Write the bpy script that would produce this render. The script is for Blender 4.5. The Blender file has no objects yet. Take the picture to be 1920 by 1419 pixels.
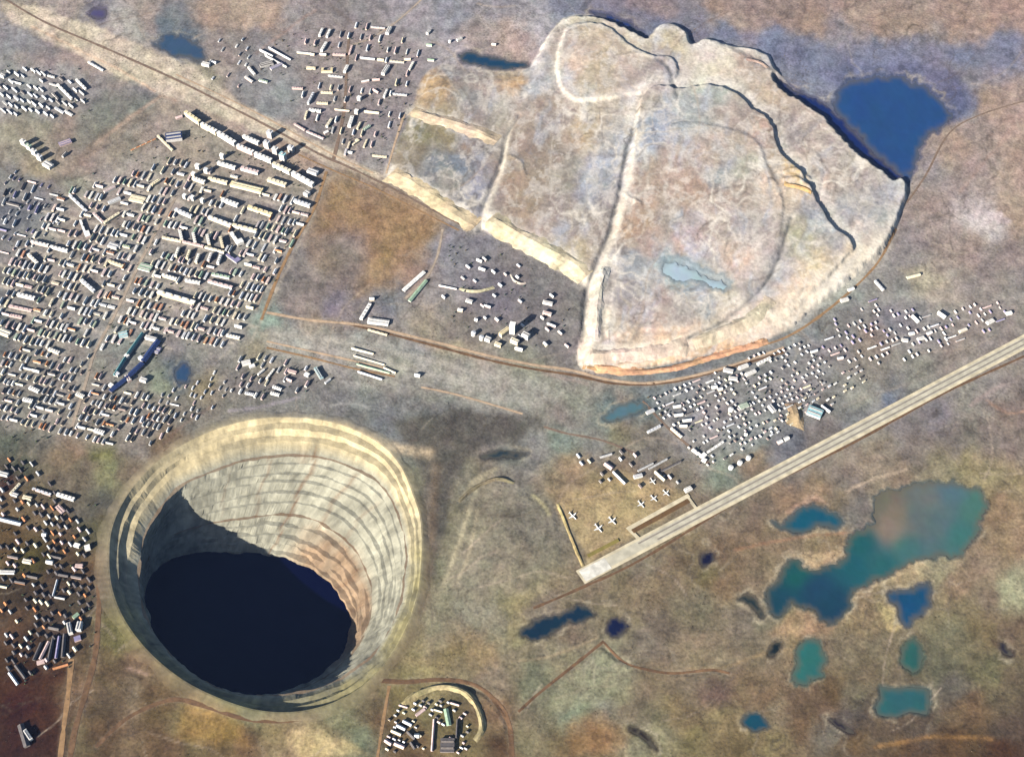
import bpy, math, random
import numpy as np
from mathutils import Vector

# ------------------------------------------------------------------ camera, sky, sun, exposure
scene = bpy.context.scene
R = math.radians
CAM_DIST, TILT, FPX = 5000.0, R(38.0), 2382.0          # metres, off-nadir angle, focal length in photo pixels
W0, H0 = 1920.0, 1419.0
CAM = np.array([0.0, -CAM_DIST * math.sin(TILT), CAM_DIST * math.cos(TILT)])
cam_data = bpy.data.cameras.new('camera')
cam_data.sensor_fit = 'HORIZONTAL'
cam_data.sensor_width = 36.0
cam_data.lens = 36.0 * FPX / W0
cam_data.clip_start, cam_data.clip_end = 10.0, 200000.0
cam = bpy.data.objects.new('camera', cam_data)
scene.collection.objects.link(cam)
cam.location = CAM
cam.rotation_euler = (TILT, 0, 0)
scene.camera = cam

SUN_EL, SUN_AZ = R(24.0), R(45.0)                      # light travels towards +x +y (up and right in the picture)
world = bpy.data.worlds.new('World')
scene.world = world
world.use_nodes = True
wn = world.node_tree.nodes
sky = wn.new('ShaderNodeTexSky')
sky.sky_type = 'NISHITA'
sky.sun_disc = False
sky.sun_elevation = SUN_EL
sky.sun_rotation = R(180 + 45)
wn['Background'].inputs['Strength'].default_value = 0.05
world.node_tree.links.new(sky.outputs[0], wn['Background'].inputs['Color'])
sun_data = bpy.data.lights.new('sun', 'SUN')
sun_data.energy = 5.0
sun_data.angle = R(0.5)
sun_data.color = (1.0, 0.93, 0.82)
sun = bpy.data.objects.new('sun', sun_data)
scene.collection.objects.link(sun)
sd = Vector((math.sin(SUN_AZ) * math.cos(SUN_EL), math.cos(SUN_AZ) * math.cos(SUN_EL), -math.sin(SUN_EL)))
sun.rotation_euler = sd.to_track_quat('-Z', 'Y').to_euler()
sun.location = (-3000, -3000, 3000)
scene.view_settings.view_transform = 'Standard'
scene.view_settings.look = 'None'
scene.view_settings.exposure = 1.12
scene.view_settings.gamma = 1.0
scene.cycles.use_denoising = True
scene.cycles.max_bounces = 5
scene.cycles.diffuse_bounces = 0
scene.cycles.volume_bounces = 0

# ------------------------------------------------------------------ survey chart: photo coordinates <-> metres on the ground
FW = np.array([0.0, math.sin(TILT), -math.cos(TILT)])
UP = np.array([0.0, math.cos(TILT), math.sin(TILT)])

def P(px, py, z=0.0):
    px = np.asarray(px, float); py = np.asarray(py, float)
    dx = px - W0 / 2
    dv = H0 / 2 - py
    dy = FW[1] * FPX + UP[1] * dv
    dz = FW[2] * FPX + UP[2] * dv
    t = (z - CAM[2]) / dz
    return CAM[0] + dx * t, CAM[1] + dy * t

def chart(x, y, z=0.0):
    vy, vz = y - CAM[1], z - CAM[2]
    dep = vy * FW[1] + vz * FW[2]
    up = vy * UP[1] + vz * UP[2]
    return W0 / 2 + FPX * x / dep, H0 / 2 - FPX * up / dep

rng = np.random.default_rng(7)
random.seed(7)
TAB = rng.random((256, 256)).astype(np.float32)

def vnoise(x, y, s=0):
    x = x + s * 17.31; y = y + s * 9.77
    xi = np.floor(x).astype(np.int64); yi = np.floor(y).astype(np.int64)
    fx = x - xi; fy = y - yi
    fx = fx * fx * (3 - 2 * fx); fy = fy * fy * (3 - 2 * fy)
    a = TAB[xi & 255, yi & 255]; b = TAB[(xi + 1) & 255, yi & 255]
    c = TAB[xi & 255, (yi + 1) & 255]; d = TAB[(xi + 1) & 255, (yi + 1) & 255]
    return (a + (b - a) * fx) + ((c + (d - c) * fx) - (a + (b - a) * fx)) * fy - 0.5

def fbm(x, y, s=0, n=4, g=0.5):
    r = 0; a = 1.0; t = 0
    for k in range(n):
        r = r + a * vnoise(x * 2 ** k, y * 2 ** k, s + k * 3); t += a; a *= g
    return r / t

def lin(c):
    c = np.asarray(c, float) / 255.0
    return np.where(c <= 0.04045, c / 12.92, ((c + 0.055) / 1.055) ** 2.4)

KLIGHT = np.array([1.27, 1.27, 1.26])                                           # what a white level surface would show under this sun and exposure
def alb(c):
    return np.clip(lin(c) / KLIGHT, 0.006, 0.85)

def smooth(e0, e1, v):
    t = np.clip((v - e0) / (e1 - e0), 0, 1)
    return t * t * (3 - 2 * t)

def spline(pts, closed=False, step=6.0):
    pts = [np.array(p, float) for p in pts]
    n = len(pts); out = []
    for i in range(n if closed else n - 1):
        if closed:
            a, b, c, d = pts[i - 1], pts[i], pts[(i + 1) % n], pts[(i + 2) % n]
        else:
            a, b, c, d = pts[max(i - 1, 0)], pts[i], pts[i + 1], pts[min(i + 2, n - 1)]
        m = max(2, int(np.linalg.norm(c - b) / step))
        for k in range(m):
            t = k / m
            out.append(0.5 * ((2 * b) + (c - a) * t + (2 * a - 5 * b + 4 * c - d) * t * t + (3 * b - a - 3 * c + d) * t ** 3))
    if not closed:
        out.append(pts[-1])
    return np.array(out)

def seg_dist(x, y, poly, closed):
    d = np.full(x.shape, 1e9)
    n = len(poly)
    for i in range(n if closed else n - 1):
        ax, ay = poly[i]; bx, by = poly[(i + 1) % n]
        ux, uy = bx - ax, by - ay
        L = ux * ux + uy * uy + 1e-9
        t = np.clip(((x - ax) * ux + (y - ay) * uy) / L, 0, 1)
        d = np.minimum(d, (x - ax - t * ux) ** 2 + (y - ay - t * uy) ** 2)
    return np.sqrt(d)

def inside(x, y, poly):
    r = np.zeros(x.shape, bool)
    n = len(poly)
    for i in range(n):
        ax, ay = poly[i]; bx, by = poly[(i + 1) % n]
        c = ((ay > y) != (by > y)) & (x < (bx - ax) * (y - ay) / (by - ay + 1e-12) + ax)
        r ^= c
    return r

def sdf_flat(x, y, poly, margin=60.0):
    """signed distance (positive inside) in chart pixels, evaluated only near the polygon"""
    poly = np.asarray(poly, float)
    out = np.full(x.shape, -margin)
    lo = poly.min(0) - margin; hi = poly.max(0) + margin
    m = (x > lo[0]) & (x < hi[0]) & (y > lo[1]) & (y < hi[1])
    if m.any():
        xs, ys = x[m], y[m]
        d = seg_dist(xs, ys, poly, True)
        out[m] = np.maximum(np.where(inside(xs, ys, poly), d, -d), -margin)
    return out

def line_dist(x, y, poly, margin=40.0):
    poly = np.asarray(poly, float)
    out = np.full(x.shape, margin)
    lo = poly.min(0) - margin; hi = poly.max(0) + margin
    m = (x > lo[0]) & (x < hi[0]) & (y > lo[1]) & (y < hi[1])
    if m.any():
        out[m] = np.minimum(seg_dist(x[m], y[m], poly, False), margin)
    return out

# ------------------------------------------------------------------ object helpers
COL = scene.collection
def tag(o, label=None, cat=None, group=None, kind=None):
    if label: o['label'] = label
    if cat: o['category'] = cat
    if group: o['group'] = group
    if kind: o['kind'] = kind
    return o

def mesh_obj(name, verts, faces, mat=None, parent=None, cols=None, smooth_shade=False):
    me = bpy.data.meshes.new(name)
    me.from_pydata([tuple(v) for v in verts], [], [tuple(f) for f in faces])
    if cols is not None:
        set_cols(me, cols)
    if smooth_shade:
        me.polygons.foreach_set('use_smooth', np.ones(len(me.polygons), bool))
    me.update()
    o = bpy.data.objects.new(name, me)
    COL.objects.link(o)
    if mat: me.materials.append(mat)
    if parent: o.parent = parent
    return o

def set_cols(me, cols):
    a = me.color_attributes.new('tint', 'FLOAT_COLOR', 'POINT')
    c = np.ones((len(me.vertices), 4), np.float32)
    c[:, :3] = cols
    a.data.foreach_set('color', c.ravel())

def np_mesh(name, verts, quads, mat, cols=None, smooth_shade=True):
    me = bpy.data.meshes.new(name)
    nv, nf = len(verts), len(quads)
    me.vertices.add(nv); me.vertices.foreach_set('co', verts.astype(np.float32).ravel())
    me.loops.add(nf * 4); me.loops.foreach_set('vertex_index', quads.astype(np.int32).ravel())
    me.polygons.add(nf)
    me.polygons.foreach_set('loop_start', np.arange(0, nf * 4, 4, dtype=np.int32))
    me.polygons.foreach_set('loop_total', np.full(nf, 4, np.int32))
    me.polygons.foreach_set('use_smooth', np.full(nf, smooth_shade, bool))
    me.update(calc_edges=True)
    if cols is not None: set_cols(me, cols)
    o = bpy.data.objects.new(name, me)
    COL.objects.link(o)
    me.materials.append(mat)
    return o

# ------------------------------------------------------------------ materials
def mat_ground(name, scale=0.09, amp=0.35, rough=0.95, bump=0.6):
    m = bpy.data.materials.new(name); m.use_nodes = True
    nt = m.node_tree; b = nt.nodes['Principled BSDF']
    at = nt.nodes.new('ShaderNodeVertexColor'); at.layer_name = 'tint'
    tc = nt.nodes.new('ShaderNodeTexCoord')
    n1 = nt.nodes.new('ShaderNodeTexNoise'); n1.inputs['Scale'].default_value = scale; n1.inputs['Detail'].default_value = 6
    n2 = nt.nodes.new('ShaderNodeTexNoise'); n2.inputs['Scale'].default_value = scale * 0.22; n2.inputs['Detail'].default_value = 4
    mr = nt.nodes.new('ShaderNodeMapRange')
    mr.inputs[1].default_value = 0.34; mr.inputs[2].default_value = 0.66
    mr.inputs[3].default_value = 1 - amp; mr.inputs[4].default_value = 1 + amp
    mx = nt.nodes.new('ShaderNodeVectorMath'); mx.operation = 'MULTIPLY'
    ad = nt.nodes.new('ShaderNodeMath'); ad.operation = 'ADD'
    hf = nt.nodes.new('ShaderNodeMath'); hf.operation = 'MULTIPLY'; hf.inputs[1].default_value = 0.5
    L = nt.links.new
    L(tc.outputs['Object'], n1.inputs['Vector']); L(tc.outputs['Object'], n2.inputs['Vector'])
    L(n1.outputs[0], ad.inputs[0]); L(n2.outputs[0], ad.inputs[1]); L(ad.outputs[0], hf.inputs[0])
    L(hf.outputs[0], mr.inputs[0])
    L(at.outputs[0], mx.inputs[0]); L(mr.outputs[0], mx.inputs[1]); L(mx.outputs[0], b.inputs['Base Color'])
    bp = nt.nodes.new('ShaderNodeBump'); bp.inputs['Strength'].default_value = bump; bp.inputs['Distance'].default_value = 3.0
    L(n1.outputs[0], bp.inputs['Height']); L(bp.outputs[0], b.inputs['Normal'])
    b.inputs['Roughness'].default_value = rough
    b.inputs['Specular IOR Level'].default_value = 0.1
    return m

def mat_flat(name, c, rough=0.85, var=0.15, scale=0.05, spec=0.2):
    m = bpy.data.materials.new(name); m.use_nodes = True
    nt = m.node_tree; b = nt.nodes['Principled BSDF']
    tc = nt.nodes.new('ShaderNodeTexCoord')
    n1 = nt.nodes.new('ShaderNodeTexNoise'); n1.inputs['Scale'].default_value = scale; n1.inputs['Detail'].default_value = 5
    rp = nt.nodes.new('ShaderNodeValToRGB')
    c = np.asarray(c, float)
    rp.color_ramp.elements[0].position = 0.3; rp.color_ramp.elements[1].position = 0.7
    rp.color_ramp.elements[0].color = (*np.clip(c * (1 - var), 0, 1), 1)
    rp.color_ramp.elements[1].color = (*np.clip(c * (1 + var), 0, 1), 1)
    g = nt.nodes.new('ShaderNodeNewGeometry')
    nt.links.new(g.outputs['Position'], n1.inputs['Vector'])
    nt.links.new(n1.outputs[0], rp.inputs[0]); nt.links.new(rp.outputs[0], b.inputs['Base Color'])
    b.inputs['Roughness'].default_value = rough
    b.inputs['Specular IOR Level'].default_value = spec
    return m

def mat_water(name):
    m = bpy.data.materials.new(name); m.use_nodes = True
    nt = m.node_tree; b = nt.nodes['Principled BSDF']
    at = nt.nodes.new('ShaderNodeVertexColor'); at.layer_name = 'tint'
    nt.links.new(at.outputs[0], b.inputs['Base Color'])
    tc = nt.nodes.new('ShaderNodeTexCoord')
    n1 = nt.nodes.new('ShaderNodeTexNoise'); n1.inputs['Scale'].default_value = 0.15; n1.inputs['Detail'].default_value = 4
    bp = nt.nodes.new('ShaderNodeBump'); bp.inputs['Strength'].default_value = 0.15; bp.inputs['Distance'].default_value = 0.5
    nt.links.new(tc.outputs['Object'], n1.inputs['Vector']); nt.links.new(n1.outputs[0], bp.inputs['Height'])
    nt.links.new(bp.outputs[0], b.inputs['Normal'])
    b.inputs['Roughness'].default_value = 0.25
    b.inputs['Specular IOR Level'].default_value = 0.3
    return m

M_GROUND = mat_ground('soil_and_scrub')
M_TAIL = mat_ground('tailings_sand', 0.07, 0.22)
M_ROCK = mat_ground('pit_rock', 0.06, 0.2, bump=0.6)
M_WATER = mat_water('lake_water')

# ------------------------------------------------------------------ survey data: colours of the land
CP = [
 # top edge strip
 (30,15,165,152,132),(110,12,172,150,140),(180,25,128,112,132),(232,42,178,172,158),(285,25,165,140,130),(330,45,120,125,125),(400,30,176,142,118),
 (455,18,190,158,122),(505,35,180,142,118),(470,70,140,120,130),(560,45,152,138,142),(615,20,138,124,122),(680,25,148,134,138),(740,20,152,138,146),
 (790,30,158,140,152),(850,25,138,135,146),(930,20,150,138,148),(900,60,168,145,140),(960,75,185,150,140),(1010,40,178,160,172),(1060,12,128,122,150),
 (1130,8,140,112,142),(1220,14,160,122,134),(1300,40,140,125,150),(1340,30,180,136,124),(1400,40,178,142,130),(1460,35,165,132,120),(1520,45,178,138,118),
 (1600,30,186,144,122),(1660,50,178,138,120),(1720,45,192,152,118),(1790,35,186,142,120),(1850,50,190,144,122),(1900,30,182,138,126),
 (1250,70,118,120,158),(1350,75,125,122,158),(1450,80,118,122,160),(1520,100,125,118,155),(1580,70,150,130,145),(1650,95,130,122,150),(1740,85,150,132,140),
 (1800,100,120,120,155),(1880,95,125,118,150),(1560,125,120,125,150),(1610,130,118,115,148),(1700,120,135,128,148),(1760,150,155,138,140),(1830,150,140,125,142),
 (1850,180,180,140,118),(1900,160,168,138,128),(1800,190,110,112,135),(1890,230,178,142,128),(1820,250,165,140,128),(1790,270,192,140,105),(1760,320,158,138,138),
 (1840,320,165,138,130),(1900,320,185,142,122),(1740,400,162,135,128),(1840,410,195,178,178),(1900,400,190,148,112),(1800,470,158,132,122),(1700,480,150,132,132),
 (1880,480,148,128,124),(1760,540,172,158,138),(1840,540,150,132,128),(1900,560,150,140,132),(1660,540,150,145,138),(1600,600,138,132,132),(1680,600,140,130,142),
 (1760,620,150,142,142),(1560,670,138,124,130),(1640,650,150,124,118),(1640,700,140,130,125),(1720,690,140,140,128),(1800,660,148,130,125),(1540,740,130,128,128),
 (1620,740,150,148,140),(1660,745,105,105,140),(1500,640,132,138,138),(1580,545,150,160,150),
 # left top
 (20,90,140,136,134),(75,110,160,135,130),(130,110,168,140,132),(40,60,150,142,138),(180,80,182,158,138),(260,120,188,162,140),(330,160,178,166,134),(310,60,96,112,122),
 (345,80,84,104,122),(400,90,150,136,128),(420,120,160,142,128),(380,150,150,140,112),(460,150,145,140,135),(480,110,142,138,138),(530,170,142,146,142),(500,200,140,142,138),
 (60,170,142,144,142),(20,180,140,140,142),(110,150,150,138,138),(180,200,132,130,125),(220,210,124,124,116),(200,240,132,128,114),(260,190,128,126,124),(150,210,150,128,128),
 (120,240,158,138,118),(170,265,142,126,118),(60,230,152,148,118),(30,260,160,148,122),(120,300,158,142,118),(70,320,170,152,118),(30,340,140,136,128),(150,300,160,140,122),
 (220,300,160,148,122),(270,260,160,140,122),(330,210,165,142,125),(400,200,182,150,132),(440,230,178,150,134),(500,240,172,148,132),(560,290,175,142,120),
 (20,400,116,118,124),(60,400,120,120,126),(100,430,120,128,118),(30,450,124,120,118),(70,360,128,122,128),(140,350,140,142,120),(200,340,150,140,128),(250,320,160,150,132),
 (140,440,168,128,92),(230,400,150,132,122),(300,400,140,132,122),(260,460,128,134,134),(180,470,140,128,120),(120,500,128,122,110),(60,520,130,120,112),(20,560,110,118,122),
 (40,600,118,98,92),(15,620,70,96,104),(100,600,130,122,122),(180,560,132,122,122),(240,600,130,125,112),(220,630,120,140,142),(300,500,128,122,120),(380,500,134,120,122),
 (420,560,140,130,112),(340,600,138,124,128),(420,620,136,124,132),(300,420,140,130,120),(400,450,130,128,120),(480,420,138,128,120),(440,380,148,128,122),(520,400,134,124,128),
 (360,290,172,150,112),(400,290,150,140,112),(460,330,165,138,112),(520,350,178,146,98),(560,370,140,128,110),(470,460,128,128,130),(520,470,128,126,126),
 (560,20,160,140,140),(640,100,150,132,128),(700,100,148,132,130),(600,150,148,132,124),(660,180,136,122,124),(740,150,140,128,134),(700,220,142,132,132),(640,250,140,130,112),
 (700,280,150,138,142),(600,240,142,130,132),(740,250,138,128,128),(790,130,158,138,148),(840,140,175,160,165),
 # brown triangle field
 (640,350,160,128,78),(700,360,142,124,118),(620,400,158,126,84),(700,400,164,130,80),(760,420,172,134,82),(800,440,160,126,78),(640,440,140,116,112),(690,460,146,120,118),
 (720,480,148,132,84),(750,490,162,120,120),(770,520,168,118,100),(600,480,142,122,100),(640,520,132,112,108),(580,540,134,116,112),(620,570,128,104,132),(680,540,140,128,122),
 (540,500,132,124,116),(560,580,148,124,120),(650,590,136,114,128),(720,560,130,130,138),(590,610,162,128,92),(540,610,122,122,130),(500,600,134,158,144),(640,610,150,130,112),
 (830,470,138,132,142),(800,550,150,142,140),(850,520,142,132,142),(900,470,132,120,132),(960,480,132,118,120),(1000,500,128,118,118),(930,560,122,100,124),(1000,560,128,116,120),
 (1060,560,132,122,120),(1070,640,138,128,128),(1040,620,128,118,124),(860,600,138,128,116),(800,610,158,144,122),(900,590,128,112,122),(740,610,150,136,132),
 # strip between
 (560,640,138,142,140),(660,640,132,148,142),(720,650,128,120,128),(780,660,140,124,150),(840,660,170,160,120),(900,690,165,148,132),(980,700,142,142,122),(880,700,146,144,132),
 (800,690,140,132,128),(740,680,158,158,118),(620,690,128,120,128),(560,690,128,112,112),(500,690,140,130,116),(480,660,150,142,116),(540,720,128,120,126),(480,740,126,122,120),
 (640,740,128,122,130),(700,740,122,126,128),(760,740,124,116,118),(840,740,142,146,130),(920,740,145,138,128),(1000,740,140,140,132),(1080,740,146,146,132),(1100,710,158,146,142),
 (1180,760,150,128,128),(1140,770,108,128,132),(1200,760,92,120,128),(1280,740,118,122,138),(1060,780,150,134,138),(980,790,136,128,118),(880,790,128,126,126),(800,790,112,122,124),
 (740,800,108,114,122),(680,790,120,120,118),(620,770,128,122,124),(560,770,140,138,138),(860,840,132,112,108),(920,830,150,132,138),(960,840,118,120,118),(1000,830,140,126,136),
 (1060,820,126,140,132),(1120,830,130,128,128),(1200,820,130,122,112),(1160,800,140,128,96),(1220,850,124,116,116),(1300,720,120,122,134),(1340,740,130,128,126),(1400,740,118,124,124),
 (1460,720,128,128,130),(1340,790,150,130,142),(1420,800,124,138,132),(1380,830,132,140,138),(1290,830,132,122,124),(1240,880,138,120,102),(1300,880,132,118,108),(1360,890,128,138,128),
 (1420,870,148,120,102),(1480,840,118,106,138),(1540,810,130,110,120),(1600,790,126,124,134),
 # pit surroundings left
 (240,700,132,128,128),(300,720,142,150,128),(340,700,70,92,118),(380,720,165,148,112),(400,690,140,134,130),(440,720,128,122,122),(300,760,146,130,128),(340,790,132,124,122),
 (240,790,128,112,112),(180,770,124,112,110),(100,760,122,112,112),(40,760,118,118,112),(30,830,98,104,92),(80,830,108,104,98),(40,880,90,92,76),(110,850,138,112,92),(150,840,150,112,82),
 (170,880,124,106,92),(190,860,120,118,62),(140,900,112,98,86),(210,890,138,138,96),(250,840,140,124,128),(240,880,122,98,86),(300,840,130,104,80),(60,920,110,92,70),(20,910,90,40,50),
 (30,960,130,100,70),(100,970,120,98,72),(160,940,112,104,92),(200,940,92,90,84),(180,1000,92,86,60),(120,1030,96,72,48),(60,1050,84,76,30),(20,1020,104,76,40),(100,1100,82,60,50),(40,1120,72,56,40),
 (20,1180,100,64,48),(60,1200,82,54,38),(120,1180,90,62,62),(150,1130,84,72,56),(180,1080,104,72,50),(210,1060,132,100,76),(20,1240,90,50,16),(60,1260,70,40,24),(100,1270,110,62,26),(40,1320,70,28,16),
 (90,1330,92,42,34),(30,1390,60,34,26),(100,1390,72,48,34),(140,1300,140,106,80),(150,1380,120,104,76),(200,1270,112,92,66),(220,1200,120,114,70),(260,1240,128,102,80),(210,1320,116,92,76),(250,1310,130,112,92),
 (190,1370,106,80,56),(240,1390,132,108,84),(300,1330,130,92,44),(340,1370,148,122,68),(300,1400,128,92,66),(380,1340,160,128,76),(420,1390,130,104,56),(460,1340,128,134,100),(460,1390,130,92,68),
 (520,1370,150,130,90),(560,1400,190,150,104),(600,1390,180,160,110),(640,1340,140,140,110),(680,1380,130,140,120),(700,1320,110,96,74),(660,1300,150,142,110),(740,1300,140,124,74),(720,1350,140,96,50),
 (780,1400,128,98,66),(840,1340,132,116,72),(870,1400,140,120,80),(800,1320,165,146,90),(930,1330,150,108,80),(950,1400,112,70,44),(980,1390,150,140,110),
 # middle south
 (830,880,124,130,96),(860,920,120,118,116),(820,960,128,120,92),(880,1000,132,126,100),(930,960,138,130,110),(900,900,130,112,104),(960,930,150,138,142),(990,990,130,126,128),(940,1040,134,128,116),
 (1030,960,126,120,112),(1000,1060,150,132,98),(960,1090,160,132,90),(880,1080,140,128,114),(830,1080,134,130,104),(820,1160,142,134,110),(880,1140,142,142,132),(960,1120,148,140,92),(930,1180,138,134,118),
 (840,1220,146,128,90),(900,1220,160,132,92),(960,1220,142,130,110),(1000,1270,128,132,112),(920,1270,142,126,112),(860,1260,148,134,104),(780,1260,160,142,92),(1060,1220,148,140,116),(1020,1160,146,130,124),
 (1060,1180,130,106,98),(960,1190,150,140,106),(1060,1290,138,136,116),(1120,1260,150,154,132),(1160,1290,154,146,120),(1080,1340,130,146,130),(1130,1330,142,146,136),(1120,1380,172,112,56),(1060,1390,140,112,70),
 (1010,1340,136,128,108),(1180,1390,150,150,122),(1180,1340,140,124,110),(1220,1220,132,116,112),(1180,1160,130,116,92),(1250,1180,118,98,92),(1220,1270,138,120,98),(1300,1230,150,132,110),(1300,1290,140,122,108),
 (1280,1330,160,130,76),(1330,1300,120,80,90),(1240,1370,144,140,112),(1300,1380,144,128,80),(1350,1350,160,134,84),(1380,1400,134,112,72),(1360,1240,138,124,104),(1180,1100,130,116,92),(1120,1100,128,112,94),
 (1240,1100,136,116,92),(1300,1140,126,116,96),(1360,1100,134,108,82),(1330,1080,140,120,66),(1280,1040,126,104,78),(1200,1060,134,120,104),(1360,1020,128,100,82),(1420,1010,138,112,92),(1360,960,132,112,98),
 (1420,940,128,104,96),(1300,1000,142,122,92),(1480,930,168,110,84),(1540,930,160,118,84),(1500,890,128,110,112),(1580,890,130,112,112),(1560,1020,156,128,92),(1610,960,120,110,112),(1640,890,152,134,118),(1700,880,142,122,104),
 (1760,870,150,136,110),(1820,880,160,142,92),(1880,900,168,142,92),(1870,960,160,118,80),(1890,1020,164,128,92),(1860,1050,150,118,108),(1800,1090,150,122,100),(1860,1110,132,112,96),(1780,1140,136,122,92),
 (1760,1050,150,142,116),(1690,1070,170,146,112),(1900,1100,170,172,140),(1890,1180,118,92,80),(1840,1180,128,112,80),(1780,1200,120,116,92),(1620,1160,150,128,96),(1640,1200,124,112,92),(1580,1220,132,118,96),(1640,1250,128,114,92),
 (1520,1180,164,118,84),(1480,1180,170,140,84),(1440,1180,128,120,104),(1420,1230,132,116,96),(1400,1160,136,122,112),(1400,1280,140,118,92),(1440,1310,160,112,72),(1560,1300,118,92,62),(1600,1300,128,118,100),(1520,1320,112,86,70),
 (1460,1330,150,134,110),(1510,1360,160,86,48),(1460,1390,150,132,86),(1560,1380,130,124,116),(1600,1340,92,76,84),(1650,1370,120,98,82),(1720,1370,110,88,80),(1780,1300,110,104,98),(1840,1260,120,116,84),(1820,1340,128,98,72),
 (1880,1290,114,100,80),(1890,1370,96,74,70),(1700,1400,118,80,46),(1800,1400,112,78,46),(1880,1405,96,48,28),(1600,1400,126,90,52),(1760,1260,112,110,90),
 (1600,850,150,128,122),(1700,800,132,112,128),(1760,780,128,106,130),(1820,760,140,136,128),(1860,720,146,134,132),(1900,760,140,110,112),(1880,820,138,112,118),(1800,830,128,114,112),(1720,840,128,110,112),(1860,680,150,134,132),
 (1640,860,150,128,112),(1100,940,178,158,118),(1180,930,176,158,122),(1120,900,150,128,92),(1080,890,160,132,104),(1060,930,150,124,96),(1160,880,130,104,90),
]
TAIL_CP = [
 (1100,60,196,184,160),(1180,80,204,190,170),(1060,90,190,170,165),(1250,70,208,196,170),(1330,100,228,214,205),(1400,110,192,172,160),(1440,130,186,168,160),(1340,140,226,216,196),
 (1070,140,214,190,176),(1130,130,196,182,158),(1180,150,186,172,160),(1230,140,172,152,156),(1200,200,196,184,170),(1110,190,192,180,158),(1010,170,176,178,182),(1000,120,176,176,176),
 (850,140,165,150,152),(900,160,170,150,150),(820,170,196,166,130),(960,150,206,172,134),(880,190,150,150,148),(930,210,160,156,146),(1020,200,184,168,150),
 (790,260,140,134,106),(830,250,150,138,110),(880,270,150,130,124),(810,320,128,132,138),(860,310,128,134,148),(900,300,135,125,128),(840,350,150,146,138),(770,290,140,130,112),(890,370,160,150,170),
 (980,250,168,150,140),(1040,230,166,150,146),(1090,260,190,170,142),(1010,300,156,142,128),(1060,330,160,152,140),(1120,310,172,172,190),(1100,350,160,158,168),(960,330,166,148,130),(980,390,164,146,128),(1050,400,160,146,142),(1110,430,170,162,152),
 (1000,430,172,150,144),(1060,440,160,150,148),(1080,480,190,178,150),
 (1240,250,176,176,194),(1200,280,170,172,190),(1300,220,176,182,180),(1380,240,178,160,156),(1420,260,190,160,152),(1350,190,180,186,178),(1340,290,188,172,160),(1280,310,178,156,148),(1350,340,176,178,180),(1400,330,182,180,164),
 (1230,350,176,154,144),(1300,370,184,156,146),(1380,380,178,156,148),(1260,420,168,160,150),(1200,430,186,158,140),(1350,420,176,160,156),(1420,440,180,170,166),(1300,460,190,160,158),(1220,470,180,154,150),(1260,510,164,182,184),(1300,530,170,190,200),
 (1180,510,164,168,172),(1180,560,168,160,164),(1240,560,182,154,156),(1200,600,184,166,158),(1280,590,178,168,164),(1320,590,172,174,172),(1380,500,206,178,168),(1400,540,190,178,176),(1350,560,214,206,190),
 (1480,260,170,156,158),(1440,200,196,180,160),(1520,240,186,168,160),(1500,310,184,166,156),(1560,300,176,162,158),(1480,340,204,178,130),(1470,360,230,214,196),(1540,360,190,172,160),(1600,330,186,172,164),(1640,330,190,178,174),(1660,370,176,172,176),
 (1520,400,168,160,166),(1580,400,170,168,172),(1640,410,172,172,170),(1500,460,190,186,160),(1560,460,168,162,164),(1620,450,196,178,170),(1600,480,224,206,176),(1540,510,226,208,176),(1500,550,220,200,176),(1450,520,176,170,172),(1450,580,226,206,184),
 (1400,610,226,208,196),(1340,630,210,196,176),(1200,640,214,190,170),(1300,640,200,172,150),(1120,620,214,206,190),(1120,540,206,196,186),(1110,660,224,208,190),(1250,665,226,190,156),(1150,685,220,180,150),(1350,650,220,178,140),
]
def warped(px, py):
    return px + 60 * fbm(px / 60, py / 60, 1, 5, 0.65), py + 60 * fbm(px / 60, py / 60, 2, 5, 0.65)

def idw(px, py, cps, eps=260.0, sat=0.6, cap=400.0):
    cps = np.array(cps, np.float32)
    rgb = cps[:, 2:5]; rgb = rgb.mean(1, keepdims=True) + (rgb - rgb.mean(1, keepdims=True)) * sat
    sp_ = rgb.max(1, keepdims=True) - rgb.min(1, keepdims=True); mn_ = rgb.mean(1, keepdims=True)
    rgb = mn_ + (rgb - mn_) * np.minimum(1.0, cap / np.maximum(sp_, 1))
    rgb = rgb.copy(); rgb[:, 1] += 0.6 * np.maximum(0, (rgb[:, 0] + rgb[:, 2]) / 2 - rgb[:, 1])
    lc = lin(rgb).astype(np.float32)
    px = np.asarray(px, np.float32); py = np.asarray(py, np.float32)
    out = np.zeros((px.size, 3))
    x = px.ravel(); y = py.ravel()
    for s in range(0, x.size, 60000):
        a = x[s:s + 60000, None]; b = y[s:s + 60000, None]
        d2 = (a - cps[None, :, 0]) ** 2 + (b - cps[None, :, 1]) ** 2 + eps
        w = 1e4 / d2; w *= w
        out[s:s + 60000] = (w @ lc) / w.sum(1, keepdims=True)
    return out.reshape(px.shape + (3,))

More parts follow.
